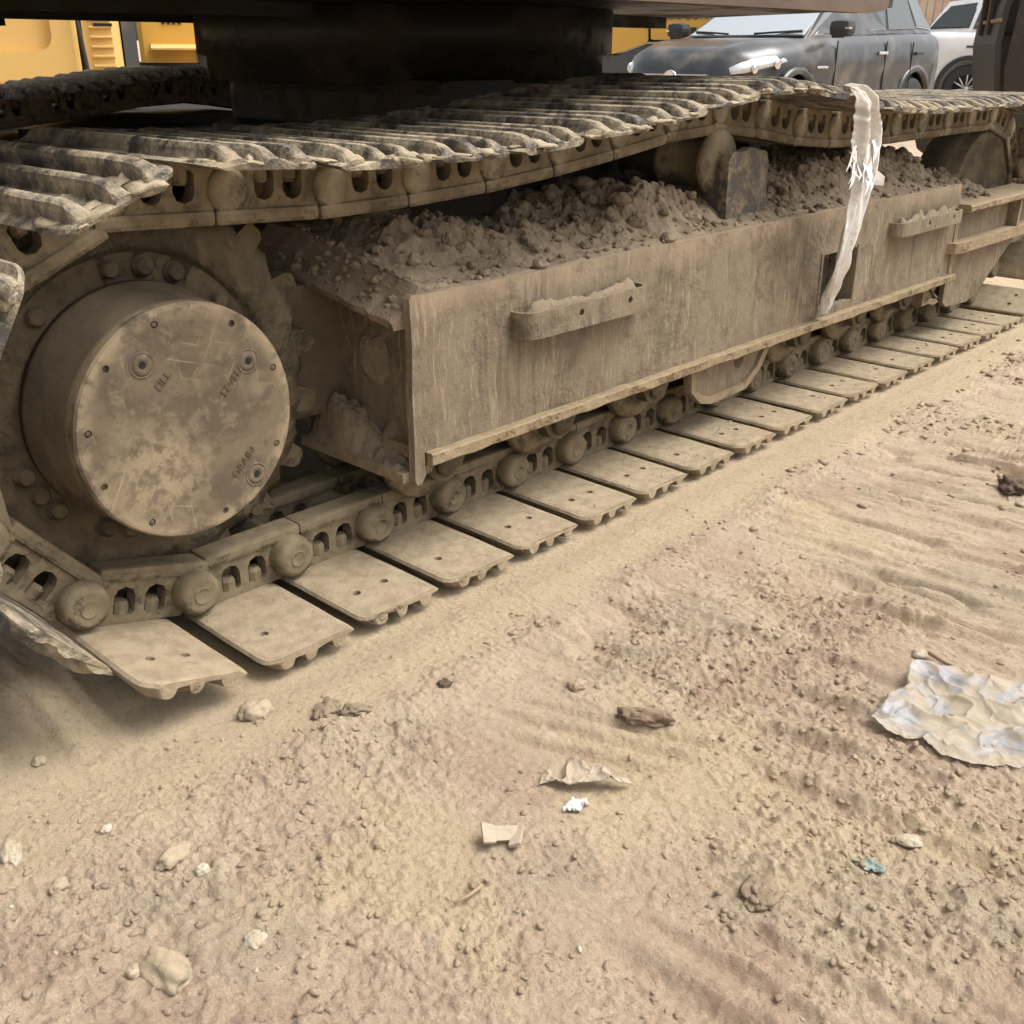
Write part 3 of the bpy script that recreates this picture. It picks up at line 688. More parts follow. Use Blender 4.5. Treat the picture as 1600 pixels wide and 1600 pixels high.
def soil_strip(x0, x1, y0, y1, z, h, seed, name, parent, nx=80, ny=10, zf=None):
    xs = np.linspace(x0, x1, nx); ys = np.linspace(y0, y1, ny); X, Y = np.meshgrid(xs, ys, indexing='ij')
    ed = np.minimum(1, np.minimum(np.minimum(X - x0, x1 - X) / .03, 1))
    Z = z + ed * h * (.25 + 1.3 * fbm2(X * 22, Y * 22, 4, seed)) * np.sin(np.pi * np.clip((Y - y0) / (y1 - y0), 0.12, .88))
    vs = np.stack([X.ravel(), Y.ravel(), Z.ravel()], 1).tolist()
    fs = [(i * ny + j, (i + 1) * ny + j, (i + 1) * ny + j + 1, i * ny + j + 1) for i in range(nx - 1) for j in range(ny - 1)]
    mb = MB().add(vs, fs, True); o = xb(mb, name, M['soil'], parent); return o
tag(soil_strip(.752, 1.148, YF - .038, YF, .495, .036, 7, 'caked_soil', fr), kind='stuff')
tag(soil_strip(2.52, 2.98, YF - .038, YF, .490, .036, 9, 'caked_soil', fr), kind='stuff')

# front yoke: guard box with two rails round the idler
yk = xb(MB().prism([(3.082, .50), (3.082, .165), (3.12, .140), (3.32, .128), (3.42, .150), (3.56, .235), (3.72, .325), (3.78, .345), (3.78, .50)], YF + .012, YF + .03), 'yoke_plate', M['frame'], fr)
xb(rough_bar(3.06, 3.86, YF - .045, YF + .10, .492, .520, 40, .006, 13, .006), 'yoke_rail', M['flange'], fr)
xb(MB().prism([(3.0, YF + .01), (3.02, YF - .028), (3.06, YF - .042), (3.80, YF - .042), (3.86, YF - .02), (3.86, YF + .0115), (3.0, YF + .0115)], .352, .388, 'Z'), 'yoke_rail', M['flange'], fr)
xb(MB().prism([(3.05, .50), (3.05, .26), (3.08, .24), (3.08, .50)], YF - .004, YF + .03), 'yoke_edge', M['flange'], fr)
xb(MB().box(3.60, 3.62, YF - .030, YF + .011, .389, .491), 'yoke_web', M['frame'], fr)
xb(MB().prism([(3.05, .49), (3.9, .49), (3.9, .40), (3.05, .40)], -.20, .18), 'yoke_body', M['frame'], fr)
xb(MB().box(3.782, 4.02, -.19, -.17, .28, .49, .01), 'idler_guard', M['frame'], fr)

# track rollers under the flange
ROLL = MB()
ROLL.lathe([(.035, -.178), (.048, -.176), (.060, -.165), (.060, -.150), (.078, -.146), (.105, -.140), (.110, -.132), (.110, -.116), (.104, -.108), (.086, -.106), (.086, .106), (.104, .108), (.110, .116), (.110, .132), (.06, .15), (.06, .165), (.035, .178)], (0, 0, 0), 'Y', 36)
ROLL = ROLL.mesh('roller', M['link'])
COLL = MB().prism([(-.058, .050), (-.058, -.010), (-.035, -.045), (0, -.056), (.035, -.045), (.058, -.010), (.058, .050)], -.205, -.172)
COLL.lathe([(.030, -.204), (.030, -.212), (.024, -.216), (.0, -.216)], (0, 0, -.012), 'Y', 20)
COLL = COLL.mesh('collar', M['sprocket'])
for x in (.585, .955, 1.335, 1.715, 2.095, 2.475, 2.83, 3.13):
    r = put('track_roller', ROLL); xpart(r); r.location = Vector((x, 0, .226)) + exc_inv
    c = put('roller_collar', COLL, r)
# track guide guards
def guard(x0, x1, zb):
    xm = (x0 + x1) / 2
    out = [(x0, .247), (x0 + .01, .17), (x0 + .06, zb + .012), (x0 + .11, zb), (xm + .08, zb + .004), (x1 - .06, zb + .05), (x1, .247)]
    g = xb(MB().prism(out, -.215, -.20), 'guide_guard', M['frame'], fr)
    inn = [(x0 + .024, .247), (x0 + .032, .176), (x0 + .07, zb + .032), (x0 + .115, zb + .020), (xm + .07, zb + .024), (x1 - .08, zb + .062), (x1 - .03, .247)]
    n = len(out); mb = MB(); vs = [(a, -.226, b) for a, b in out] + [(a, -.226, b) for a, b in inn] + [(a, -.2155, b) for a, b in out] + [(a, -.2155, b) for a, b in inn]
    fs = []
    for i in range(n - 1):
        fs += [(i, i + 1, n + i + 1, n + i), (2 * n + i, 3 * n + i, 3 * n + i + 1, 2 * n + i + 1), (i, 2 * n + i, 2 * n + i + 1, i + 1), (n + i, n + i + 1, 3 * n + i + 1, 3 * n + i)]
    mb.add(vs, fs); xb(mb, 'guard_rim', M['flange'], fr)
guard(1.46, 1.88, .118)
guard(2.92, 3.07, .16)

# carrier roller and its upright plate
xb(MB().lathe([(.045, -.125), (.075, -.118), (.088, -.108), (.088, -.092), (.072, -.086), (.072, .02), (.088, .03), (.088, .046), (.05, .05), (.05, .2)], (1.70, 0, .735), 'Y', 36), 'carrier_roller', M['link'])
xb(MB().prism([(1.66, .54), (1.655, .745), (1.675, .772), (1.72, .768), (1.76, .778), (1.84, .764), (1.855, .735), (1.862, .54)], -.168, -.142), 'roller_bracket', M['plate'])
xb(MB().box(1.66, 1.70, -.1415, .18, .55, .73), 'bracket_web', M['plate'])

# --- belly of the machine: car body, swing ring, upper deck
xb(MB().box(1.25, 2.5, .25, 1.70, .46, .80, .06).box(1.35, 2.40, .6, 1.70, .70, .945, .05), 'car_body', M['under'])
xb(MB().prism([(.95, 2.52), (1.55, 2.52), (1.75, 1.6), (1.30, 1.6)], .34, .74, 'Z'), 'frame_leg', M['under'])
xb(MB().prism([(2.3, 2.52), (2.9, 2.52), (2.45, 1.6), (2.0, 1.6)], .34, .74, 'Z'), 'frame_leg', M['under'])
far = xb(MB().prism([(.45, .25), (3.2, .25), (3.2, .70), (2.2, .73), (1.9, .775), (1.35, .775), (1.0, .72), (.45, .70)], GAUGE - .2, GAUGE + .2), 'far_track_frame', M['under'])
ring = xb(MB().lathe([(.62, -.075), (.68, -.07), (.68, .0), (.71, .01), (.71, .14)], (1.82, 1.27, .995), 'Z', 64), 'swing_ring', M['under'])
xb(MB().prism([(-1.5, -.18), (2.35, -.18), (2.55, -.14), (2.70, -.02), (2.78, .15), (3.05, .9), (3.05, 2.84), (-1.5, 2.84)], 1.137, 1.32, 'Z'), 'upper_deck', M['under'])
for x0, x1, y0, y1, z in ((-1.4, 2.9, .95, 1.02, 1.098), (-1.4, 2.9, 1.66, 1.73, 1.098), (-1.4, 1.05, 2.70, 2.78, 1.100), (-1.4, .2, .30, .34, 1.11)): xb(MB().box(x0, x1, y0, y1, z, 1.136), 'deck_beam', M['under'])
sk = []
for i in range(41):
    t = i / 40
    if t < .75: q = (-1.5 + 4.0 * t / .75 * .93, -.20, 1.106 + .01 * t)
    else:
        a = (t - .75) / .25 * math.pi / 2; q = (2.22 + .55 * math.sin(a), -.20 + .35 * (1 - math.cos(a)), 1.1135 + .16 * (1 - math.cos(a)))
    sk.append(q)
mb = MB(); vs = []; fs = []
for q in sk: vs += [q, (q[0], q[1] + .05, q[2]), (q[0], q[1] + .05, 1.36), (q[0], q[1], 1.36)]
for i in range(40):
    for j in range(4): fs.append((i * 4 + j, i * 4 + (j + 1) % 4, (i + 1) * 4 + (j + 1) % 4, (i + 1) * 4 + j))
fs += [(3, 2, 1, 0), (160, 161, 162, 163)]
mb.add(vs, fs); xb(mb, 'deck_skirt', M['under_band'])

M['yellow'] = mat_muddy('machine_yellow_paint', (.66, .38, .075), (.60, .40, .16), (.50, .33, .13), amt=.12, scale=1.5, rough_steel=.45, settle=.1, bump=.0008)
M['cream'] = mat_muddy('faded_yellow_paint', (.72, .47, .16), (.62, .45, .22), (.55, .38, .17), amt=.2, scale=1.2, rough_steel=.5, settle=.1, bump=.0008)
M['grey_paint'] = mat_muddy('grey_machine_paint', (.085, .09, .095), (.2, .17, .13), (.16, .13, .1), amt=.3, scale=3, rough_steel=.5, settle=.3, bump=.001)
# engine house and counterweight above the deck, out of the frame but they shade what is below
hs_ = xb(MB().box(-1.45, 1.2, -.10, 2.76, 1.321, 2.35, .06), 'engine_house', M['yellow'])
xb(MB().box(-1.95, -1.46, -.16, 2.80, 1.15, 2.25, .18), 'counterweight', M['grey_paint'])
cabp = xb(MB().box(1.35, 2.85, 1.72, 2.72, 1.321, 2.95, .08), 'cab', M['yellow'])

# ------------------------------------------------------------------ soil heaped on the track frame
def heap(x0, x1, y0, y1, nx, ny, zf, name, label):
    xs = np.linspace(x0, x1, nx); ys = np.linspace(y0, y1, ny); X, Y = np.meshgrid(xs, ys, indexing='ij')
    Z = zf(X, Y)
    vs = np.stack([X.ravel(), Y.ravel(), Z.ravel()], 1).tolist()
    fs = [(i * ny + j, (i + 1) * ny + j, (i + 1) * ny + j + 1, i * ny + j + 1) for i in range(nx - 1) for j in range(ny - 1)]
    # skirt so that the heap is closed towards the plate
    n = len(vs)
    return MB().add(vs, fs, False)
def heap_z(X, Y):
    u = sstep(YF + .02, YF + .21, Y - .05 * (fbm2(X * 3, Y * 0, 2, 99) - .5))
    z = .588 + .052 * u + .014 * u * np.sin(X * 3.1 + .6) + .03 * (Y - YF) + .035 * u * np.exp(-((X - 2.75) / .35) ** 2) - .016 * u * np.exp(-((X - 1.08) / .22) ** 2)
    z = z + .060 * u * np.exp(-((X - 1.38) / .16) ** 2) + .035 * u * np.exp(-((X - .62) / .15) ** 2) + .03 * u * np.exp(-((X - 2.4) / .3) ** 2)
    lum = fbm2(X * 9, Y * 9, 4, 101); cl = np.abs(fbm2(X * 21, Y * 21, 3, 107) - .5)
    z = z + (.10 + .90 * u) * (.095 * (lum - .5) + .050 * (.20 - cl)) + (.25 + .75 * u) * .024 * (fbm2(X * 48, Y * 48, 3, 113) - .5)
    z = np.where(Y < YF + .03, np.clip(z, .580, .600), z) - .012 * sstep(YF + .012, YF + .003, Y)
    lipz = .598 + .072 * np.clip((Y - YF) / .40, 0, 1) + .016 * (fbm2(X * 30, Y * 30, 3, 17) - .5)
    w = sstep(X0 + .06, X0 + .20, X); z = lipz * (1 - w) + z * w
    z = z - .07 * sstep(3.00, 3.06, X) - .035 * sstep(YF + .016, YF + .005, Y)
    return z
hb = heap(X0 + .028, 3.5, YF + .004, .19, 640, 96, heap_z, '', '')
rr = np.random.default_rng(5)
def add_clod(mb, c, s, seed):
    bm = bmesh.new(); bmesh.ops.create_icosphere(bm, subdivisions=1 if s < .012 else 2, radius=1)
    P = np.array([q.co for q in bm.verts]); d = .55 + .9 * fbm3(P * 1.7 + seed * 1.3, 2, seed % 50); P = P * d[:, None] * s * (1, .9, .75)
    bm.verts.index_update(); fs = [[q.index for q in f.verts] for f in bm.faces]; bm.free()
    a = seed * 2.4; ca, sa = math.cos(a), math.sin(a); P = np.stack([P[:, 0] * ca - P[:, 1] * sa, P[:, 0] * sa + P[:, 1] * ca, P[:, 2]], 1)
    mb.add((P + np.array(c)).tolist(), fs)
for k in range(150):
    y = rr.uniform(YF + .03, .15); x = X0 + rr.uniform(-.03, .05); t_ = min(1, (y - YF) / .40); z = np.interp(x - X0, [-.04, -.005, .03, .05], [.540, .562, .600, .600]) + .072 * t_; s = .003 + .010 * rr.random() ** 2.5
    add_clod(hb, (x, y, z + s * .1), s, k + 3000)
for k in range(1300):
    x = rr.uniform(X0 + .08, 3.4); y = rr.uniform(YF + .015, .16); s = .003 + .015 * rr.random() ** 3
    if abs(x - 1.36) < .16: s *= 1.4
    z = float(heap_z(np.array([x]), np.array([y]))[0]); add_clod(hb, (x, y, z + s * .3), s, k)
tag(hb.build('soil_heap', M['soil'], fix=True), 'brown crumbly soil heaped along the top of the track frame', 'soil', kind='stuff')

# dried mud clinging to the recessed end of the frame and the drive
def mound(x0, x1, y0, y1, zf, n=(70, 90)):
    xs = np.linspace(x0, x1, n[0]); ys = np.linspace(y0, y1, n[1]); X, Y = np.meshgrid(xs, ys, indexing='ij'); Z = zf(X, Y)
    return MB().add(np.stack([X.ravel(), Y.ravel(), Z.ravel()], 1).tolist(), [(i * n[1] + j, (i + 1) * n[1] + j, (i + 1) * n[1] + j + 1, i * n[1] + j + 1) for i in range(n[0] - 1) for j in range(n[1] - 1)])
def mz(X, Y):
    z = .238 + .060 * sstep(X0 - .03, X0 + .04, X) * sstep(-.22, .0, Y) + .085 * np.exp(-((X - .45) / .05) ** 2 - ((Y - .0) / .06) ** 2)
    z = z + .05 * (fbm2(X * 16, Y * 16, 4, 7) - .45) * sstep(-.24, -.16, Y) + .02 * (fbm2(X * 60, Y * 60, 2, 9) - .5)
    e = sstep(X0 - .031, X0 - .005, X) * sstep(.10, .07, Y)
    return .233 + (z - .233) * e
tag(mound(X0 - .030, X0 + .044, YF + .014, .10, mz).build('mud_heap', M['soil'], fix=True), 'crumbled mud lying on the lower lip between drive drum and frame', 'mud')
def wall_mud():
    bm = bmesh.new(); bmesh.ops.create_icosphere(bm, subdivisions=4, radius=1); P = np.array([q.co for q in bm.verts])
    d = .75 + .7 * (fbm3(P * 2.2 + 5, 4, 3) - .3); P = P * d[:, None] * np.array((.016, .055, .060)); bm.verts.index_update(); fs = [[q.index for q in f.verts] for f in bm.faces]; bm.free()
    return MB().add((P + np.array((X0 + .046, -.075, .435))).tolist(), fs)
tag(wall_mud().build('mud_patch', M['soil']), 'pale mud patch stuck to the recessed wall at the frame end', 'mud')

# ------------------------------------------------------------------ torn white cloth hanging from the upper track run
def mat_cloth():
    m, nt, b = new_mat('dirty_white_cloth'); n = NT(nt); L = nt.links.new; P = n.pos()
    c = n.mix(n.ramp(n.noise(P, 11, 5, .6), .45, .75), (.78, .77, .75), (.58, .51, .43))
    sx = nt.nodes.new('ShaderNodeSeparateXYZ'); L(P, sx.inputs[0])
    c = n.mix(n.ramp(n.math('ADD', sx.outputs[2], n.math('MULTIPLY', n.noise(P, 20, 3), .12)), .78, .92, 0, .75), c, (.52, .45, .35))   # soaked with mud where it lies on the shoe
    c = n.mix(n.ramp(n.noise(P, 60, 4), .55, .72, 0, .5), c, (.40, .33, .25))
    L(c, b.inputs['Base Color']); b.inputs['Roughness'].default_value = .85
    wv = n.noise(P, 260, 2); L(n.bump(b, n.math('ADD', n.noise(P, 45, 4), n.math('MULTIPLY', wv, .2)), .6, .004), b.inputs['Normal'])
    return m
M['cloth'] = mat_cloth()
def cloth():
    mb = MB(); nu, nv = 22, 90
    path = [(1.955, -.325, .926), (1.96, -.362, .922), (1.964, -.386, .895), (1.975, -.390, .82), (1.985, -.385, .74), (1.995, -.375, .65), (2.005, -.362, .56), (2.02, -.342, .48), (2.045, -.318, .41), (2.07, -.285, .345), (2.085, -.275, .300)]
    wid = [.032, .036, .044, .064, .056, .047, .054, .061, .057, .036, .011]
    T = np.linspace(0, 1, len(path)); vs = []
    for side in (0, 1):
        for j in range(nv):
            t = j / (nv - 1); c = [np.interp(t, T, [q[k] for q in path]) for k in range(3)]; w = np.interp(t, T, wid)
            for i in range(nu):
                u = i / (nu - 1) * 2 - 1
                edge = 1 + .22 * (vn2(np.array([t * 26 + 9 * (u > 0)]), np.array([3.]), 5)[0] - .5)
                if .22 < t < .36: edge *= 1 + .45 * (vn2(np.array([t * 90 + 5 * (u > 0)]), np.array([8.]), 6)[0] - .3)
                fold = .012 * math.sin(u * 5.5 + t * 4) + .008 * math.sin(u * 11 - t * 7 + 1)
                n_ = .007 * (vn2(np.array([u * 3 + 4]), np.array([t * 16]), 9)[0] - .5)
                vs.append((c[0] + u * w * edge * (1 - .15 * math.sin(t * 9)), c[1] + fold + n_ - .002 * side, c[2] + .01 * math.sin(u * 4)))
    N = nu * nv; fs = []
    for j in range(nv - 1):
        for i in range(nu - 1):
            q = (j * nu + i, j * nu + i + 1, (j + 1) * nu + i + 1, (j + 1) * nu + i); fs.append(q); fs.append(tuple(N + k for k in reversed(q)))
    for j in range(nv - 1):
        for i in (0, nu - 1): fs.append((j * nu + i, (j + 1) * nu + i, N + (j + 1) * nu + i, N + j * nu + i))
    mb.add(vs, fs, True)
    rg = np.random.default_rng(3)
    for k in range(46):                                    # frayed tongues round the torn collar
        a = rg.uniform(-1, 1); z0 = rg.uniform(.70, .80); w = rg.uniform(.004, .011); ln = rg.uniform(.02, .065); x = 1.965 + a * .078; y = -.398 + .012 * abs(a) + rg.uniform(-.008, .004)
        dx = rg.uniform(-.02, .02) + a * .015; dy = rg.uniform(-.012, .004)
        mb.add([(x - w, y, z0), (x + w, y, z0), (x + w * .7 + dx * .6, y + dy - .004, z0 - ln * .6), (x - w * .8 + dx * .6, y + dy - .004, z0 - ln * .6), (x + dx + w * .1, y + dy, z0 - ln), (x + dx - w * .3, y + dy, z0 - ln)],
               [(0, 1, 2, 3), (3, 2, 4, 5)], True)
    # tongue that sticks out to the right
    mb.add([(2.02, -.38, .735), (2.03, -.39, .70), (2.09, -.40, .695), (2.10, -.395, .67), (2.05, -.385, .675), (2.02, -.38, .69)], [(0, 1, 2), (1, 3, 2), (1, 4, 3), (1, 5, 4)], True)
    return mb
tag(cloth().build('cloth_strip', M['cloth'], fix=False), 'torn dirty white cloth strip dangling from the upper track over the frame', 'cloth')

# ------------------------------------------------------------------ stones, clods and litter on the ground
M['crumb_tan'] = mat_muddy('tan_crumbs', (0.295, 0.228, 0.149), (0.377, 0.300, 0.194), (0.312, 0.241, 0.153), amt=.5, scale=25, rough_steel=.95, bump=.001, settle=.2)
M['stone'] = mat_muddy('dusty_stone', (0.310, 0.267, 0.206), (0.387, 0.310, 0.211), (0.344, 0.267, 0.172), amt=.55, scale=16, rough_steel=.9, bump=.003, settle=.3)
M['pale_stone'] = mat_muddy('pale_stone', (0.440, 0.384, 0.296), (0.416, 0.336, 0.226), (0.368, 0.296, 0.195), amt=.4, scale=20, rough_steel=.9, bump=.002, settle=.2)
M['clod'] = mat_muddy('brown_clod', (.21, .145, .10), (.27, .19, .13), (.23, .16, .11), amt=.5, scale=20, rough_steel=.95, bump=.004, settle=.1)
M['dark_clod'] = mat_muddy('dark_clod', (.10, .072, .05), (.16, .11, .075), (.13, .09, .06), amt=.4, scale=20, rough_steel=.95, bump=.004, settle=.1)
stones = [
    (-.05, -.407, (.030, .026, .022), 'stone', 'squarish yellowish stone on the packed dust just below the first shoes'),
    (-.437, -.795, (.040, .026, .022), 'stone', 'large grey-topped stone half sunk in the lower left dirt'),
    (-.325, -.622, (.029, .016, .014), 'stone', 'oblong grey stone in the left foreground'),
    (.377, -.897, (.045, .017, .017), 'clod', 'long brown clod lying alone in mid foreground'),
    (1.786, -.98, (.045, .03, .025), 'dark_clod', 'dark brown clod at the right edge of the picture'),
    (.374, -.752, (.017, .015, .013), 'stone', 'small stone beside the faint pressed grooves'),
    (.40, -.778, (.010, .008, .006), 'stone', 'flat pebble touching the small stone by the pressed grooves'),
    (.216, -.584, (.014, .010, .009), 'dark_clod', 'small dark clod lying just off the shoe ends'),
    (-.477, -.462, (.026, .014, .014), 'pale_stone', 'pale flat stone at the left edge of the picture'),
    (-.368, -.514, (.0085, .0085, .008), 'pale_stone', 'small round whitish pebble in the left foreground'),
    (-.335, -.829, (.016, .014, .008), 'pale_stone', 'low pale pebble right of the half sunk stone'),
    (-.463, -.571, (.013, .011, .009), 'stone', 'small angular pebble in the left foreground'),
    (-.314, -.672, (.010, .010, .008), 'pale_stone', 'round pebble just below the oblong grey stone'),
    (.163, -1.242, (.030, .024, .011), 'soil', 'crumbled brown clod at lower right of centre'),
    (.388, -1.341, (.020, .012, .007), 'pale_stone', 'flat whitish stone at lower right'),
    (.025, -.50, (.034, .018, .010), 'soil', 'low broken clod beside the ends of the front shoes'),
    (.05, -.545, (.024, .016, .009), 'soil', 'second low clod beside the front shoes, nearer the camera'),
    (-.462, -.770, (.012, .012, .010), 'pale_stone', 'yellowish pebble touching the large grey-topped stone'),
    (.885, -1.138, (.014, .012, .010), 'pale_stone', 'round pale pebble above the plastic sheet'),
    (-.361, -.282, (.012, .010, .009), 'stone', 'pebble in the shaded dirt at left under the rising track'),
]
for k, (x, y, s, mt, lab) in enumerate(stones):
    me = rock_mesh('stone', M[mt], s, 20 + k, 4, 1.0 if 'clod' in lab else .6, .6, 2.6 if 'clod' in lab else 1.8); me.polygons.foreach_set('use_smooth', [True] * len(me.polygons))
    o = put('dirt_clod' if 'clod' in lab else 'stone', me); o.location = (x, y, gh(x, y) + s[2] * .22); o.rotation_euler = (0, 0, (k * 1.7) % 3.1 if k not in (3,) else R(-58))
    tag(o, lab, 'clod' if 'clod' in lab else 'stone')
# uncountable crumbs: broken crust in the colours of the ground it came from
rg = np.random.default_rng(11)
def scatter(name, mat, n, xr, yr, smin, smax, pw, seed, label, thr=.48, gain=5.0, floor=.035, zf=None, flat=.62):
    px = rg.uniform(*xr, n); py = rg.uniform(*yr, n)
    if zf is None:
        dens = np.maximum(fbm2(px * 3.1 + 4, py * 2.2, 3, 61), .62 * np.exp(-((py + .56) / .06) ** 2)) * .7 + .3 * fbm2(px * 9, py * 8, 2, 67)
        k = (rg.random(n) < np.clip((dens - thr) * gain, floor, 1)) & (rg.random(n) < np.where(py > -.50, .3, 1)); px, py = px[k], py[k]; pz = ground_h(px, py)
    else:
        k = np.mod(px - .03, PITCH) < .165; px, py = px[k], py[k]; pz = zf(px, py)
    n = len(px); V_ = []; F_ = []; o = 0
    sz = smin + smax * rg.random(n) ** pw; an = rg.uniform(0, 6.28, n); st = rg.uniform(.75, 1.5, n); which = rg.integers(0, 10, n)
    for t in range(10):
        bm = bmesh.new(); bmesh.ops.create_icosphere(bm, subdivisions=1, radius=1); P = np.array([q.co for q in bm.verts]); P = P * (.30 + 1.4 * fbm3(P * 2.1 + t * 9 + seed, 2, t))[:, None]
        bm.verts.index_update(); T = np.array([[q.index for q in f.verts] for f in bm.faces]); bm.free()
        k = np.nonzero(which == t)[0]
        if not len(k): continue
        S = sz[k][:, None, None]; Q = P[None] * np.stack([st[k], 1 / st[k], np.full(len(k), flat)], 1)[:, None, :] * S
        ca, sa = np.cos(an[k])[:, None], np.sin(an[k])[:, None]
        Q = np.stack([Q[..., 0] * ca - Q[..., 1] * sa + px[k][:, None], Q[..., 0] * sa + Q[..., 1] * ca + py[k][:, None], Q[..., 2] + (pz[k] + sz[k] * .12)[:, None]], -1)
        V_.append(Q.reshape(-1, 3)); F_.append((T[None] + (np.arange(len(k)) * len(P))[:, None, None]).reshape(-1, 3) + o); o += len(k) * len(P)
    V_ = np.concatenate(V_); F_ = np.concatenate(F_); me = bpy.data.meshes.new(name)
    me.vertices.add(len(V_)); me.vertices.foreach_set('co', V_.ravel()); me.loops.add(F_.size); me.loops.foreach_set('vertex_index', F_.ravel().astype(np.int32))
    me.polygons.add(len(F_)); me.polygons.foreach_set('loop_start', (np.arange(len(F_)) * 3).astype(np.int32)); me.polygons.foreach_set('loop_total', np.full(len(F_), 3, np.int32)); me.update(calc_edges=True); me.materials.append(mat)
    o_ = put(name, me); o_['kind'] = 'stuff'
    if label: o_['label'] = label
    return o_
tag(scatter('soil_crumbs', M['ground'], 26000, (-.75, 1.15), (-1.62, -.37), .0008, .0062, 7.0, 1, 'loose crumbs of dry soil strewn over the dirt'), None, 'crumbs')
tag(scatter('soil_clods', M['ground'], 12000, (1.1, 3.8), (-1.6, -.40), .0014, .012, 5.5, 2, 'small clods of dry soil over the dirt further along the track'), None, 'crumbs')
tag(scatter('pebbles', M['pale_stone'], 900, (-.75, 2.2), (-1.6, -.40), .0010, .0045, 3.0, 3, 'tiny pale pebbles strewn over the dirt', .40, 2.0), None, 'pebbles')
# crumbs lying on the lower shoes, part of the excavator's dirt
sc_ = scatter('loose_dirt', M['crumb_tan'], 800, (.02, 3.6), (-.335, -.11), .0010, .0050, 5.0, 4, None, zf=lambda x, y: np.full_like(x, .0302)); xpart(sc_)

# plastic sheet
def mat_sheet():
    m, nt, b = new_mat('dirty_plastic_film'); n = NT(nt); L = nt.links.new; P = n.pos()
    f = n.ramp(n.noise(P, 12, 5, .6, .4), .40, .54)
    c = n.mix(f, (.40, .40, .405), (.36, .30, .215)); c = n.mix(n.ramp(n.noise(P, 45, 5, .65), .47, .62, 0, .7), c, (.40, .32, .22))
    L(c, b.inputs['Base Color']); L(n.ramp(f, 0, 1, .35, .8), b.inputs['Roughness']); L(n.ramp(f, 0, 1, .58, .88), b.inputs['Alpha'])
    L(n.bump(b, n.noise(P, 40, 5, .6), .5, .005), b.inputs['Normal'])
    return m
M['sheet'] = mat_sheet()
def crumpled(cx, cy, outline, n, amp, seed, lift=.004, th=.0012, curl=None):
    """thin crumpled piece lying on the ground; outline in metres round its centre"""
    O = np.array(outline); lo, hi = O.min(0), O.max(0); xs = np.linspace(lo[0], hi[0], n); ys = np.linspace(lo[1], hi[1], n)
    def inside(x, y):
        c = False; j = len(O) - 1
        for i in range(len(O)):
            if (O[i, 1] > y) != (O[j, 1] > y) and x < (O[j, 0] - O[i, 0]) * (y - O[i, 1]) / (O[j, 1] - O[i, 1]) + O[i, 0]: c = not c
            j = i
        return c
    X, Y = np.meshgrid(xs, ys, indexing='ij'); W = hi - lo
    k1 = np.abs(fbm2(X / W[0] * 3 + seed, Y / W[1] * 3, 2, seed) - .5) * 2; k2 = np.abs(fbm2(X / W[0] * 7 + seed, Y / W[1] * 7, 2, seed + 4) - .5) * 2; k3 = np.abs(fbm2(X / W[0] * 15 + seed, Y / W[1] * 15, 2, seed + 6) - .5) * 2
    Z = ground_h(X.ravel() + cx, Y.ravel() + cy, False).reshape(X.shape) + lift + amp * (1.3 * (1 - k1) ** 6 + .45 * (1 - k2) ** 5 + .10 * (1 - k3) ** 4 - .2)
    if curl is not None: Z = Z + curl(X, Y)
    jx = .012 * (fbm2(X * 40, Y * 40, 2, seed + 8) - .5); jy = .012 * (fbm2(X * 40 + 7, Y * 40, 2, seed + 9) - .5)
    vs = np.stack([(X + cx + jx).ravel(), (Y + cy + jy).ravel(), Z.ravel()], 1).tolist(); N_ = len(vs); vs += [(a, b, c - th) for a, b, c in vs]
    keep = {(i, j): inside((xs[i] + xs[i + 1]) / 2, (ys[j] + ys[j + 1]) / 2) for i in range(n - 1) for j in range(n - 1)}
    fs = []
    for (i, j), k in keep.items():
        if not k: continue
        q = (i * n + j, (i + 1) * n + j, (i + 1) * n + j + 1, i * n + j + 1); fs += [q, tuple(N_ + t for t in reversed(q))]
        for di, dj, e in ((-1, 0, (q[3], q[0])), (1, 0, (q[1], q[2])), (0, -1, (q[0], q[1])), (0, 1, (q[2], q[3]))):
            if not keep.get((i + di, j + dj), False): fs.append((e[1], e[0], e[0] + N_, e[1] + N_))
    mb = MB().add(vs, fs, True)
    me = mb.mesh('c', None, False); bm = bmesh.new(); bm.from_mesh(me); bmesh.ops.delete(bm, geom=[v for v in bm.verts if not v.link_faces], context='VERTS'); bm.to_mesh(me); bm.free(); return me
def obj_of(name, me, mat, label, cat, group=None):
    me.materials.append(mat); return tag(put(name, me), label, cat, group)
# outline points are yard coordinates minus the centre
sh_o = [(.597, -1.185), (.615, -1.165), (.66, -1.175), (.71, -1.165), (.76, -1.17), (.80, -1.155), (.84, -1.165), (.845, -1.19), (.87, -1.20), (.885, -1.235), (.87, -1.26), (.90, -1.30), (.92, -1.42), (.80, -1.45), (.68, -1.42), (.62, -1.335), (.608, -1.295), (.622, -1.27), (.612, -1.235), (.597, -1.205)]
obj_of('plastic_sheet', crumpled(.75, -1.30, [(a - .75, b + 1.30) for a, b in sh_o], 170, .011, 3, .006, .0005, lambda X, Y: .020 * np.exp(-((X - .10) / .04) ** 2 - ((Y - .02) / .04) ** 2) + .010 * sstep(.05, .12, Y)), M['sheet'], 'crumpled dirty white plastic sheet lying on the dirt at right', 'plastic sheet')
M['paper'] = mat_muddy('dusty_paper', (.38, .315, .235), (.42, .335, .24), (.36, .285, .205), amt=.4, scale=25, rough_steel=.8, bump=.001, settle=.1)
M['white_paper'] = mat_muddy('white_paper', (.62, .59, .55), (.5, .43, .34), (.5, .42, .33), amt=.2, scale=25, rough_steel=.8, bump=.001, settle=.1)
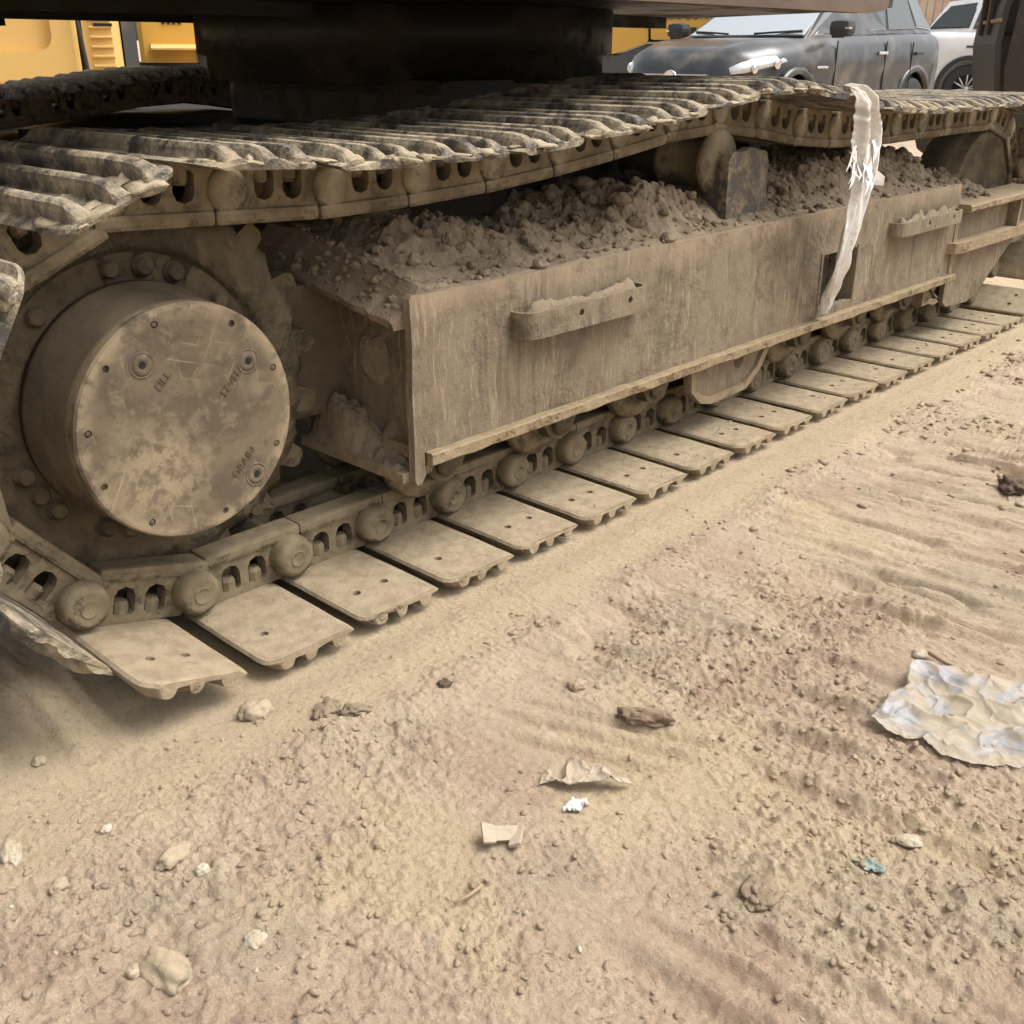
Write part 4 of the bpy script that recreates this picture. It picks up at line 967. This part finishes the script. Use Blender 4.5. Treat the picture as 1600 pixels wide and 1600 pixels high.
obj_of('paper_scrap', crumpled(.175, -.925, [(-.045, .045), (-.02, .055), (.005, .030), (.03, -.02), (.045, -.06), (.025, -.055), (.0, -.03), (-.02, .0)], 70, .008, 8, .006, .0012, lambda X, Y: .018 * np.exp(-((X - .01) / .03) ** 2)), M['paper'], 'curled tan scrap of card lying in the middle foreground', 'scrap')
obj_of('paper_scrap', crumpled(.135, -.955, [(-.024, .010), (.002, .014), (.018, .004), (.012, -.010), (-.012, -.006)], 40, .006, 12, .004, .0012), M['white_paper'], 'small bright white scrap beside the curled card', 'scrap')
for k, (dx, dy, w, h, a, tl) in enumerate(((0, 0, .040, .018, .6, .5), (.012, -.016, .034, .014, .9, -.35), (-.018, .010, .030, .016, .3, .3))):
    b_ = MB().box(-w, w, -h, h, -.003, .003, .002).mesh('bark', M['paper'])
    P = np.empty(len(b_.vertices) * 3); b_.vertices.foreach_get('co', P); P = P.reshape(-1, 3); P[:, 2] += 6 * P[:, 1] ** 2; P[:, 0] *= 1 + 5 * P[:, 1]; b_.vertices.foreach_set('co', P.ravel())
    o = put('bark_chip', b_); o.location = (.005 + dx, -.925 + dy, gh(.005 + dx, -.925 + dy) + .009 + .003 * k); o.rotation_euler = (tl, .15 - .2 * k, a - 1.2 + .9 * k); o.scale = (.52, .60, .9)
    tag(o, ('largest of the three bark chips lying together left of the curled card', 'bark chip nearest the camera in the small pile of three', 'paler bark chip leaning on the left of the small pile')[k], 'bark chip', 'bark chips in a little pile')
M['twig'] = mat_plain('dry_twig', (.33, .24, .15), .9)
def twig(pts, r, label):
    q = [(x, y, gh(x, y) + r * 1.2 + dz) for x, y, dz in pts]; tag(MB().tube(q, r, 7).build('twig', M['twig']), label, 'twig')
twig([(.890, -1.153, .006), (.882, -1.185, .004), (.873, -1.223, .006)], .0042, 'thick dry twig lying at the top of the plastic sheet')
twig([(.865, -1.175, .003), (.855, -1.205, .003), (.850, -1.228, .003)], .003, 'thin dry twig beside the thick one above the plastic sheet')
twig([(-.127, -.966, .004), (-.105, -.970, .003), (-.083, -.974, .006)], .0022, 'short dry twig in the lower middle foreground')
obj_of('plastic_scrap', crumpled(.307, -1.318, [(-.010, .022), (.008, .016), (.010, -.016), (-.004, -.022), (-.010, -.004)], 30, .005, 5, .004), mat_plain('teal_plastic', (.27, .34, .31), .5), 'tiny teal plastic scrap in the lower right dirt', 'scrap')

# ------------------------------------------------------------------ vehicles behind
def mat_paint(name, c, coat=.8, rough=.35):
    m, nt, b = new_mat(name); n = NT(nt); P = n.pos()
    cc = n.mix(n.ramp(n.noise(P, 3, 4), .45, .75, 0, .25), c, (.42, .36, .28)); nt.links.new(cc, b.inputs['Base Color'])
    b.inputs['Roughness'].default_value = rough; b.inputs['Coat Weight'].default_value = coat; b.inputs['Coat Roughness'].default_value = .12; b.inputs['Metallic'].default_value = .25
    return m
M['car_grey'] = mat_paint('dark_grey_car_paint', (.019, .021, .024), .3)
M['car_grey'].node_tree.nodes['Principled BSDF'].inputs['Metallic'].default_value = 0
M['car_white'] = mat_paint('white_car_paint', (.78, .78, .78), .5)
M['car_white'].node_tree.nodes['Principled BSDF'].inputs['Metallic'].default_value = 0
def mat_glass():
    m, nt, b = new_mat('car_glass'); b.inputs['Base Color'].default_value = (.05, .06, .06, 1); b.inputs['Roughness'].default_value = .06; b.inputs['Specular IOR Level'].default_value = .6; return m
M['glass'] = mat_glass()
M['screen'] = mat_plain('sky_pale_windscreen', (.62, .66, .67), .16, .75, .5)  # pale metallic colour stands in for bright sky reflected in the glass
M['chrome'] = mat_plain('chrome_trim', (.75, .75, .76), .18, 1.0)
M['trim'] = mat_plain('black_plastic_trim', (.03, .03, .032), .6)
M['lamp'] = mat_plain('headlamp_lens', (.62, .64, .66), .12, .3, 1.0)
M['alloy'] = mat_plain('alloy_rim', (.55, .55, .56), .3, .9)
CAR_W = .90
def make_car(name, loc, rz, paint, label, wheel_spokes=5, sc=1.0):
    root = tag(empty(name, loc, rz), label, 'car', 'cars parked beyond the excavator'); root.scale = (sc, sc, sc)
    wb = 1.30; L2 = 2.2
    def topz(x):      # bonnet / belt line
        return float(np.interp(x, [-2.2, -2.05, -1.2, 0, .75, 1.0, 1.6, 1.95, 2.12, 2.2], [.95, 1.14, 1.16, 1.12, 1.085, 1.06, 1.00, .93, .80, .62]))
    def halfw(x): return float(np.interp(x, [-2.2, -2.1, -1.8, -1.0, 1.15, 1.6, 1.92, 2.1, 2.2], [.66, .76, .84, .87, .87, .82, .70, .56, .42]))
    xs = np.array(list(np.linspace(-2.2, -1.9, 6)) + list(np.linspace(-1.8, 1.5, 26)) + list(np.linspace(1.6, 2.2, 12)))
    rows = []
    for x in xs:
        zt = topz(x); w = halfw(x); cr = .05 * (x > .9) * min(1, (x - .9) / .4)
        half = [(0, zt + cr), (w * .45, zt + cr * .9), (w * .72, zt + cr * .85), (w * .84, zt + .008), (w * .93, zt - .035), (w * .985, zt - .11), (w, min(.80, zt - .16)), (w * .985, .70), (w * .99, .58), (w, .48), (w * .985, .36), (w * .93, .26), (w * .5, .22), (0, .22)]
        rows.append([(x, y, z) for y, z in half] + [(x, -y, z) for y, z in reversed(half[1:-1])])
    n = len(rows[0]); mb = MB(); vs = [q for r in rows for q in r]
    mb.add(vs, [(i * n + j, i * n + (j + 1) % n, (i + 1) * n + (j + 1) % n, (i + 1) * n + j) for i in range(len(rows) - 1) for j in range(n)], True)
    mb.f += [tuple(range(n)), tuple((len(rows) - 1) * n + j for j in range(n))]; mb.sm += [False, False]
    me = mb.mesh('body')
    cut = MB()
    for x in (-wb, wb):
        for y0, y1 in ((.62, 1.2), (-1.2, -.62)): cut.lathe([(.395, y0), (.395, y1)], (x, 0, .37), 'Y', 40)
    me = boolean(me, cut.mesh('cut')); me.materials.clear(); me.materials.append(paint)
    body = put('body', me, root)
    # wheel-arch cladding
    for x in (-wb, wb):
        for s in (-1, 1):
            a = MB(); vs = []; k = 24; w = halfw(x)
            for i in range(k + 1):
                t = math.pi * (i / k) * 1.06 - .03 * math.pi
                for r, y in ((.385, w + .012), (.45, w + .010), (.45, w - .04), (.385, w - .12)): vs.append((x + r * math.cos(t), s * y, .37 + r * math.sin(t)))
            a.add(vs, [(i * 4 + j, i * 4 + (j + 1) % 4, (i + 1) * 4 + (j + 1) % 4, (i + 1) * 4 + j) for i in range(k) for j in range(4)], True).build('wheel_arch', M['trim'] if paint is M['car_white'] else paint, root)
            ty = MB().lathe([(.20, -.10), (.30, -.11), (.335, -.10), (.345, -.07), (.345, .07), (.335, .10), (.30, .11), (.20, .10)], (0, 0, 0), 'Y', 40, cap=False).build('wheel', M['rubber'], root); ty.location = (x, s * (w - .115), .345)
            rim = MB().lathe([(.225, .02 * s), (.225, .095 * s), (.205, .10 * s), (.200, .06 * s)], (0, 0, 0), 'Y', 36, cap=False)
            rim.lathe([(.05, .06 * s), (.05, .09 * s), (.0, .095 * s)], (0, 0, 0), 'Y', 16)
            for q in range(wheel_spokes):
                aa = 2 * math.pi * q / wheel_spokes + .3
                for da in (-.17, .17):
                    p0 = Vector((.035 * math.cos(aa + da), .080 * s, .035 * math.sin(aa + da))); p1 = Vector((.21 * math.cos(aa + da * 1.25), .088 * s, .21 * math.sin(aa + da * 1.25)))
                    rim.tube([p0, p1], .014, 6)
            rm = rim.build('rim', M['alloy'], ty)
            MB().lathe([(.20, .045 * s), (.0, .045 * s)], (0, 0, 0), 'Y', 24).build('brake_disc', M['trim'], ty)
    # greenhouse: pillars and roof in body colour, panes inset as parts of their own
    belt = [(.98, .72), (.20, .77), (-.62, .775), (-1.35, .765), (-2.02, .67)]; roofx = [(.12, .56), (-.25, .60), (-.75, .60), (-1.25, .59), (-1.72, .53)]
    ZR = [1.555, 1.625, 1.635, 1.62, 1.565]
    gh_ = MB(); vs = []
    for s in (1, -1):
        for (bx_, by), (rx, ry), zr in zip(belt, roofx, ZR): vs += [(bx_, s * by, topz(bx_) - .01), (rx, s * ry, zr)]
    N = 10; fs = []
    for i in range(4): fs += [(2 * i, 2 * i + 2, 2 * i + 3, 2 * i + 1), (N + 2 * i, N + 2 * i + 1, N + 2 * i + 3, N + 2 * i + 2), (2 * i + 1, 2 * i + 3, N + 2 * i + 3, N + 2 * i + 1)]
    fs += [(0, 1, N + 1, N), (8, N + 8, N + 9, 9)]
    gh_.add(vs, fs).build('cabin', paint, root)
    def pane(nm, q, inset, off, mat, parent=root):
        q = [Vector(v) for v in q]; c = sum(q, Vector()) / len(q); nrm = (q[1] - q[0]).cross(q[-1] - q[0]).normalized()
        if nrm.dot(c - Vector((-.5, 0, 1.2))) < 0: nrm = -nrm
        ins = [c + (v - c) * (1 - inset) for v in q]; n_ = len(q)
        return MB().add([v + nrm * off for v in ins] + [v - nrm * .01 for v in ins], [tuple(range(n_)), tuple(reversed(range(n_, 2 * n_)))] + [(i, (i + 1) % n_, n_ + (i + 1) % n_, n_ + i) for i in range(n_)]).build(nm, mat, parent)
    B = lambda i, s: Vector((belt[i][0], s * belt[i][1], topz(belt[i][0]) + .02)); T_ = lambda i, s: Vector((roofx[i][0], s * roofx[i][1], ZR[i] - .03))
    pane('windscreen', (B(0, 1), B(0, -1), T_(0, -1), T_(0, 1)), .08, .008, M['screen'])
    pane('rear_window', (B(4, 1), B(4, -1), T_(4, -1), T_(4, 1)), .14, .008, M['glass'])
    for s in (1, -1):
        for nm, i, j in (('door_window', 0, 2), ('door_window', 2, 3), ('quarter_window', 3, 4)):
            q = (B(i, s), B(j, s), T_(j, s), T_(1 if i == 0 else i, s)) if i else (B(0, s) + Vector((-.10, 0, 0)), B(2, s), T_(2, s), T_(1, s), T_(0, s) + Vector((-.06, 0, -.02)))
            w_ = pane(nm, q, .075 if j < 4 else .20, .010, M['glass'])
            pane('window_trim', q, .058 if j < 4 else .15, .004, M['chrome'] if paint is M['car_grey'] else M['trim'], w_)
        # mirror, handles, door seams
        mr = MB().box(-.09, .09, -.11, .11, -.075, .075, .06).build('mirror', M['trim'], root); mr.location = (.74, s * .96, 1.16)
        MB().box(-.02, .02, -.10, .02, -.085, -.06, .008).build('mirror_stalk', M['trim'], mr)
        MB().box(.02, .085, -.112 if s < 0 else .02, -.02 if s < 0 else .112, -.012, .008, .004).build('turn_lamp', M['chrome'], mr)
        for hx in (-.38, -1.28): MB().box(hx - .10, hx + .10, s * .880 - .014, s * .880 + .014, .925, .955, .010).build('door_handle', M['chrome' if hx > -1 else 'trim'], root)
        MB().box(.78, 1.00, s * .872 - .006, s * .872 + .006, .80, .822, .003).build('wing_badge', M['chrome'], root)
        for sx in (.62, -.47, -1.12): MB().box(sx - .004, sx + .004, s * .867 - .006, s * .867 + .006, .36, 1.05).build('door_seam', M['trim'], root)
        vs = []; hx_ = [1.52, 1.64, 1.76, 1.88, 1.98, 2.06]
        for hx, z0, z1 in zip(hx_, (.865, .835, .81, .785, .765, .755), (.905, .915, .905, .885, .855, .81)):
            w = halfw(hx); vs += [(hx, s * (w + .012), z0), (hx, s * (w * .985 + .012), (z0 + z1) / 2), (hx, s * (w * .955 + .008), z1), (hx, s * (w * .80), z1), (hx, s * (w * .80), z0)]
        hl = MB().add(vs, [(i * 5 + j, i * 5 + (j + 1) % 5, (i + 1) * 5 + (j + 1) % 5, (i + 1) * 5 + j) for i in range(5) for j in range(5)] + [(4, 3, 2, 1, 0), (25, 26, 27, 28, 29)], True).build('headlight', M['lamp'], root)
        for i in (1, 3): x_ = hx_[i]; MB().lathe([(.045, -.012), (.05, .012), (.03, .016)], (x_, s * (halfw(x_) + .004), .86 - .02 * i), 'Y', 16).build('lamp_bowl', M['chrome'], hl)
    MB().box(2.06, 2.19, -.40, .40, .64, .73, .02).build('grille', M['trim'], root)
    MB().box(2.15, 2.20, -.40, .40, .742, .754, .004).build('grille_bar', M['chrome'], root)
    MB().box(2.15, 2.205, -.40, .40, .69, .70, .004).build('grille_bar', M['chrome'], root)
    MB().lathe([(.075, 2.19), (.075, 2.215), (.06, 2.22), (.055, 2.212), (0, 2.212)], (0, 0, .715), 'X', 24).build('front_badge', M['chrome'], root)
    MB().box(2.0, 2.17, -.48, .48, .30, .52, .05).build('bumper_intake', M['trim'], root)
    for s in (1, -1):
        MB().tube([(1.02, s * .15, 1.115), (.93, s * .40, 1.13), (.90, s * .62, 1.14)], .010, 6).build('wiper', M['trim'], root)
    return root
def gz(x, y): return .0125 * max(0, math.hypot(x, y) - 5)
make_car('suv', (10.23, 4.55, gz(10.4, 4.2) + .0), R(180), M['car_grey'], 'dark grey sport utility car parked beyond the upper track')
wr = Vector((16.5, 5.05)); hd = R(-70); fwv = Vector((math.cos(hd), math.sin(hd))); lf = Vector((-fwv.y, fwv.x))
wc = wr + fwv * 1.30 + lf * .78
make_car('hatchback', (wc.x, wc.y, gz(16.6, 4.7) + .02), hd, M['car_white'], 'white car with black wheel arches, half hidden behind the dark grey one', 6)

# ------------------------------------------------------------------ yellow machines behind: local x right, y away from the viewer, built on the ground
def machine(name, d, az, label, rot_extra=0):
    x, y = CAM.x + d * math.cos(R(az)), CAM.y + d * math.sin(R(az))
    return tag(empty(name, (x, y, gz(x, y)), R(az - 90 + rot_extra)), label, 'excavator', 'yellow machines parked behind')
def crawler(root, x0, x1, mat=None, y=.35):
    for yy in (y, y + 1.9):
        MB().prism([(x0 + .35, .02), (x1 - .35, .02), (x1 - .12, .12), (x1, .36), (x1 - .06, .56), (x1 - .3, .70), (x0 + .3, .70), (x0 + .06, .56), (x0, .36), (x0 + .12, .12)], yy, yy + .5).build('crawler', M['grey_paint'], root)
    MB().box(x0 + .8, x1 - .8, y + .5, y + 1.9, .35, .80).build('chassis', M['grey_paint'], root)
# A: large yellow side with a pressed recess, at far left
A = machine('excavator', 8.2, 64.2, 'yellow machine side with a pressed recess, at the far left beyond the track')
pw = MB().box(-2.6, .02, 0, .12, .78, 2.2, .03).mesh('panel', M['cream'])
ctm = MB()
ct = []
for (cx, cz, a0) in ((-.24, 1.10, -90), (-.24, 1.7, 0), (-2.0, 1.7, 90), (-2.0, 1.10, 180)):
    for i in range(7): a = R(a0 + 15 * i); ct.append((cx + .10 * math.cos(a), cz + .10 * math.sin(a)))
ctm.prism(ct, -.2, .055); pw = boolean(pw, ctm.mesh('c')); pw.materials.clear(); pw.materials.append(M['cream'])
put('side_panel', pw, A)
MB().lathe([(.028, .03), (.028, .052), (.018, .054), (.016, .045), (0, .045)], (-.66, 0, 1.155), 'Y', 20).build('panel_lock', M['grey_paint'], A)
MB().box(-2.6, .02, .002, .10, .70, .777, .01).build('sill', M['cream'], A)
MB().prism([(.055, .045), (.24, .03), (.285, .06), (.30, .14), (.30, .9), (.055, .9)], .80, 2.2, 'Z').build('corner_panel', M['cream'], A)
for k in range(7): MB().box(.10, .245, .018, .06, .90 + .06 * k, .915 + .06 * k, .004).build('louvre', M['cream'], A)
MB().box(.13, .25, .012, .06, 1.155, 1.172, .003).build('slot', M['black'], A)
MB().tube([(.02, -.03, 1.6), (.025, -.05, 1.25), (.04, -.05, 1.1), (.06, -.06, .85), (.065, -.06, .70)], .012, 8).build('hose', M['trim'], A)
MB().box(-2.55, .9, .2, 2.6, .62, .80).build('under_frame', M['grey_paint'], A)
MB().box(-2.5, .2, .15, 2.5, .801, 2.1).build('body_core', M['grey_paint'], A)
MB().box(.31, .40, .12, .6, .72, 2.2).build('grey_post', M['grey_paint'], A)
crawler(A, -2.8, 1.0)
# B: narrower yellow end further back
B_ = machine('excavator', 10.6, 59.8, 'yellow machine end with a bright ledge, beside the swing ring, behind the far track')
MB().prism([(-.29, .0), (-.25, -.02), (.25, -.02), (.29, .02), (.29, 1.4), (-.29, 1.4)], .88, 2.3, 'Z').build('end_panel', M['yellow'], B_)
MB().prism([(-.02, 1.03), (-.20, 1.0), (-.20, .985), (-.02, .985)], -.19, .30, 'X').build('ledge', M['cream'], B_)
MB().box(.20, .30, -.05, .02, .86, 1.01, .01).build('hinge_block', M['trim'], B_)
for k in range(4): MB().box(-.08 + .045 * k, -.05 + .045 * k, -.027, -.0215, 1.19, 1.225).build('lettering', M['trim'], B_)
MB().box(-.7, .32, .1, 1.5, .68, .878).build('under_frame', M['grey_paint'], B_)
crawler(B_, -1.6, 1.4, None, .1)
# C: yellow machine with a lettered door, right of the swing ring
C_ = machine('excavator', 14.2, 36.0, 'yellow and grey machine with a lettered door, behind the dark grey car', 0)
MB().prism([(-.84, 2.3), (-.84, .90), (-.70, .90), (-.70, 2.3)], 0, .1).build('hinge_post', M['cream'], C_)
for z in (.955, 1.13): MB().lathe([(.035, -.012), (.035, .0)], (-.775, 0, z), 'Y', 14).build('hinge_bolt', M['grey_paint'], C_)
MB().box(-.698, -.682, .02, .1, .90, 2.3).build('door_gap', M['black'], C_)
MB().prism([(-.68, 2.3), (-.68, .90), (-.55, .91), (-.40, .95), (-.16, 1.03), (-.125, 1.06), (-.19, 2.3)], -.01, .09).build('door', M['yellow'], C_)
MB().prism([(-.165, 2.3), (-.095, 1.085), (-.07, 1.07), (.95, 1.07), (.95, 2.3)], -.03, .07).build('door', M['yellow'], C_)
MB().prism([(-.84, .895), (-.50, .895), (-.14, 1.02), (1.0, 1.05), (1.0, .62), (-.84, .62)], .012, .10).build('lower_panel', M['grey_paint'], C_)
MB().prism([(-.52, .905), (-.38, .938), (-.135, 1.025), (.95, 1.045), (.95, 1.062), (-.13, 1.045), (-.40, .958)], .0, .03).build('accent_stripe', mat_plain('pale_stripe', (.5, .5, .48), .5), C_)
MB().lathe([(.085, -.036), (.085, -.031)], (0, 0, 1.30), 'Y', 24).build('round_emblem', mat_plain('emblem_white', (.8, .8, .78), .5), C_)
MB().lathe([(.05, -.041), (.05, -.0365)], (0, 0, 1.32), 'Y', 20).build('emblem_core', M['trim'], C_)
t = put('lettering', text_mesh('lettering', 'LIUGONG', .13, M['trim'], .002), C_); t.matrix_basis = Matrix.Translation((.39, -.034, 1.335)) @ Matrix.Rotation(R(90), 4, 'X')
MB().box(.38, .45, -.036, -.031, 1.13, 1.21).build('square_label', M['trim'], C_)
MB().box(-.8, 3.0, .12, 2.4, .75, 2.2).build('body_core', M['grey_paint'], C_)
crawler(C_, -2.0, 2.2)

# bucket standing beyond the track at right
bk = tag(empty('excavator_bucket', (6.38, .88, gz(6.4, .9)), R(-62)), 'dark brown steel excavator bucket at the upper right edge', 'bucket')
M['bucket'] = mat_muddy('dark_bucket_steel', (.035, .027, .022), (.12, .085, .06), (.09, .065, .045), amt=.28, scale=5, rough_steel=.5, settle=.3, bump=.003)
prof = [(-.02, 1.45), (-.06, 1.25), (-.075, 1.05), (-.05, .85), (.0, .65), (.02, .45), (.06, .25), (.16, .10), (.32, .02), (.55, .0), (.95, .06)]
inn = [(u + .035, w + (.03 if w < .3 else 0)) for u, w in prof]
MB().prism(prof + inn[::-1], -.03, 1.05).build('shell', M['bucket'], bk)
for y in (-.05, 1.05): MB().prism([(.03, 1.42), (.0, .9), (.06, .5), (.12, .22), (.34, .06), (.94, .10), (.80, .6), (.55, 1.1), (.40, 1.42)], y, y + .025).build('side_plate', M['bucket'], bk)
for ey in (.3, .66): MB().box(-.10, .35, ey, ey + .06, 1.1, 1.75, .02).build('ear_plate', M['bucket'], bk)
MB().prism([(-.085, 1.19), (-.078, 1.17), (-.06, 1.17), (-.06, 1.19)], -.04, 1.06).build('weld_band', M['flange'], bk)
for k in range(5): MB().prism([(.90, .03), (1.12, .085), (1.12, .095), (.90, .085)], .0 + .24 * k, .09 + .24 * k).build('tooth', M['bucket'], bk)

# fence far behind
M['fence'] = mat_muddy('weathered_boards', (.46, .33, .26), (.55, .44, .32), (.5, .36, .28), amt=.5, scale=2, rough_steel=.9, settle=0, bump=.001)
fc = tag(empty('board_fence', (27.5, 9.0, gz(27.5, 9))), 'pale pinkish board fence at the back of the yard', 'fence')
fc.rotation_euler.z = R(-62)
for k in range(70):
    b_ = MB().box(0, .15, 0, .025, 0, 2.4 + .05 * math.sin(k * 2.3)).build('board', M['fence'], fc); b_.location = (-6 + k * .18, .0, 0)
for z in (.5, 1.9): MB().box(-6, 6.6, .027, .08, z, z + .1).build('rail', M['fence'], fc)
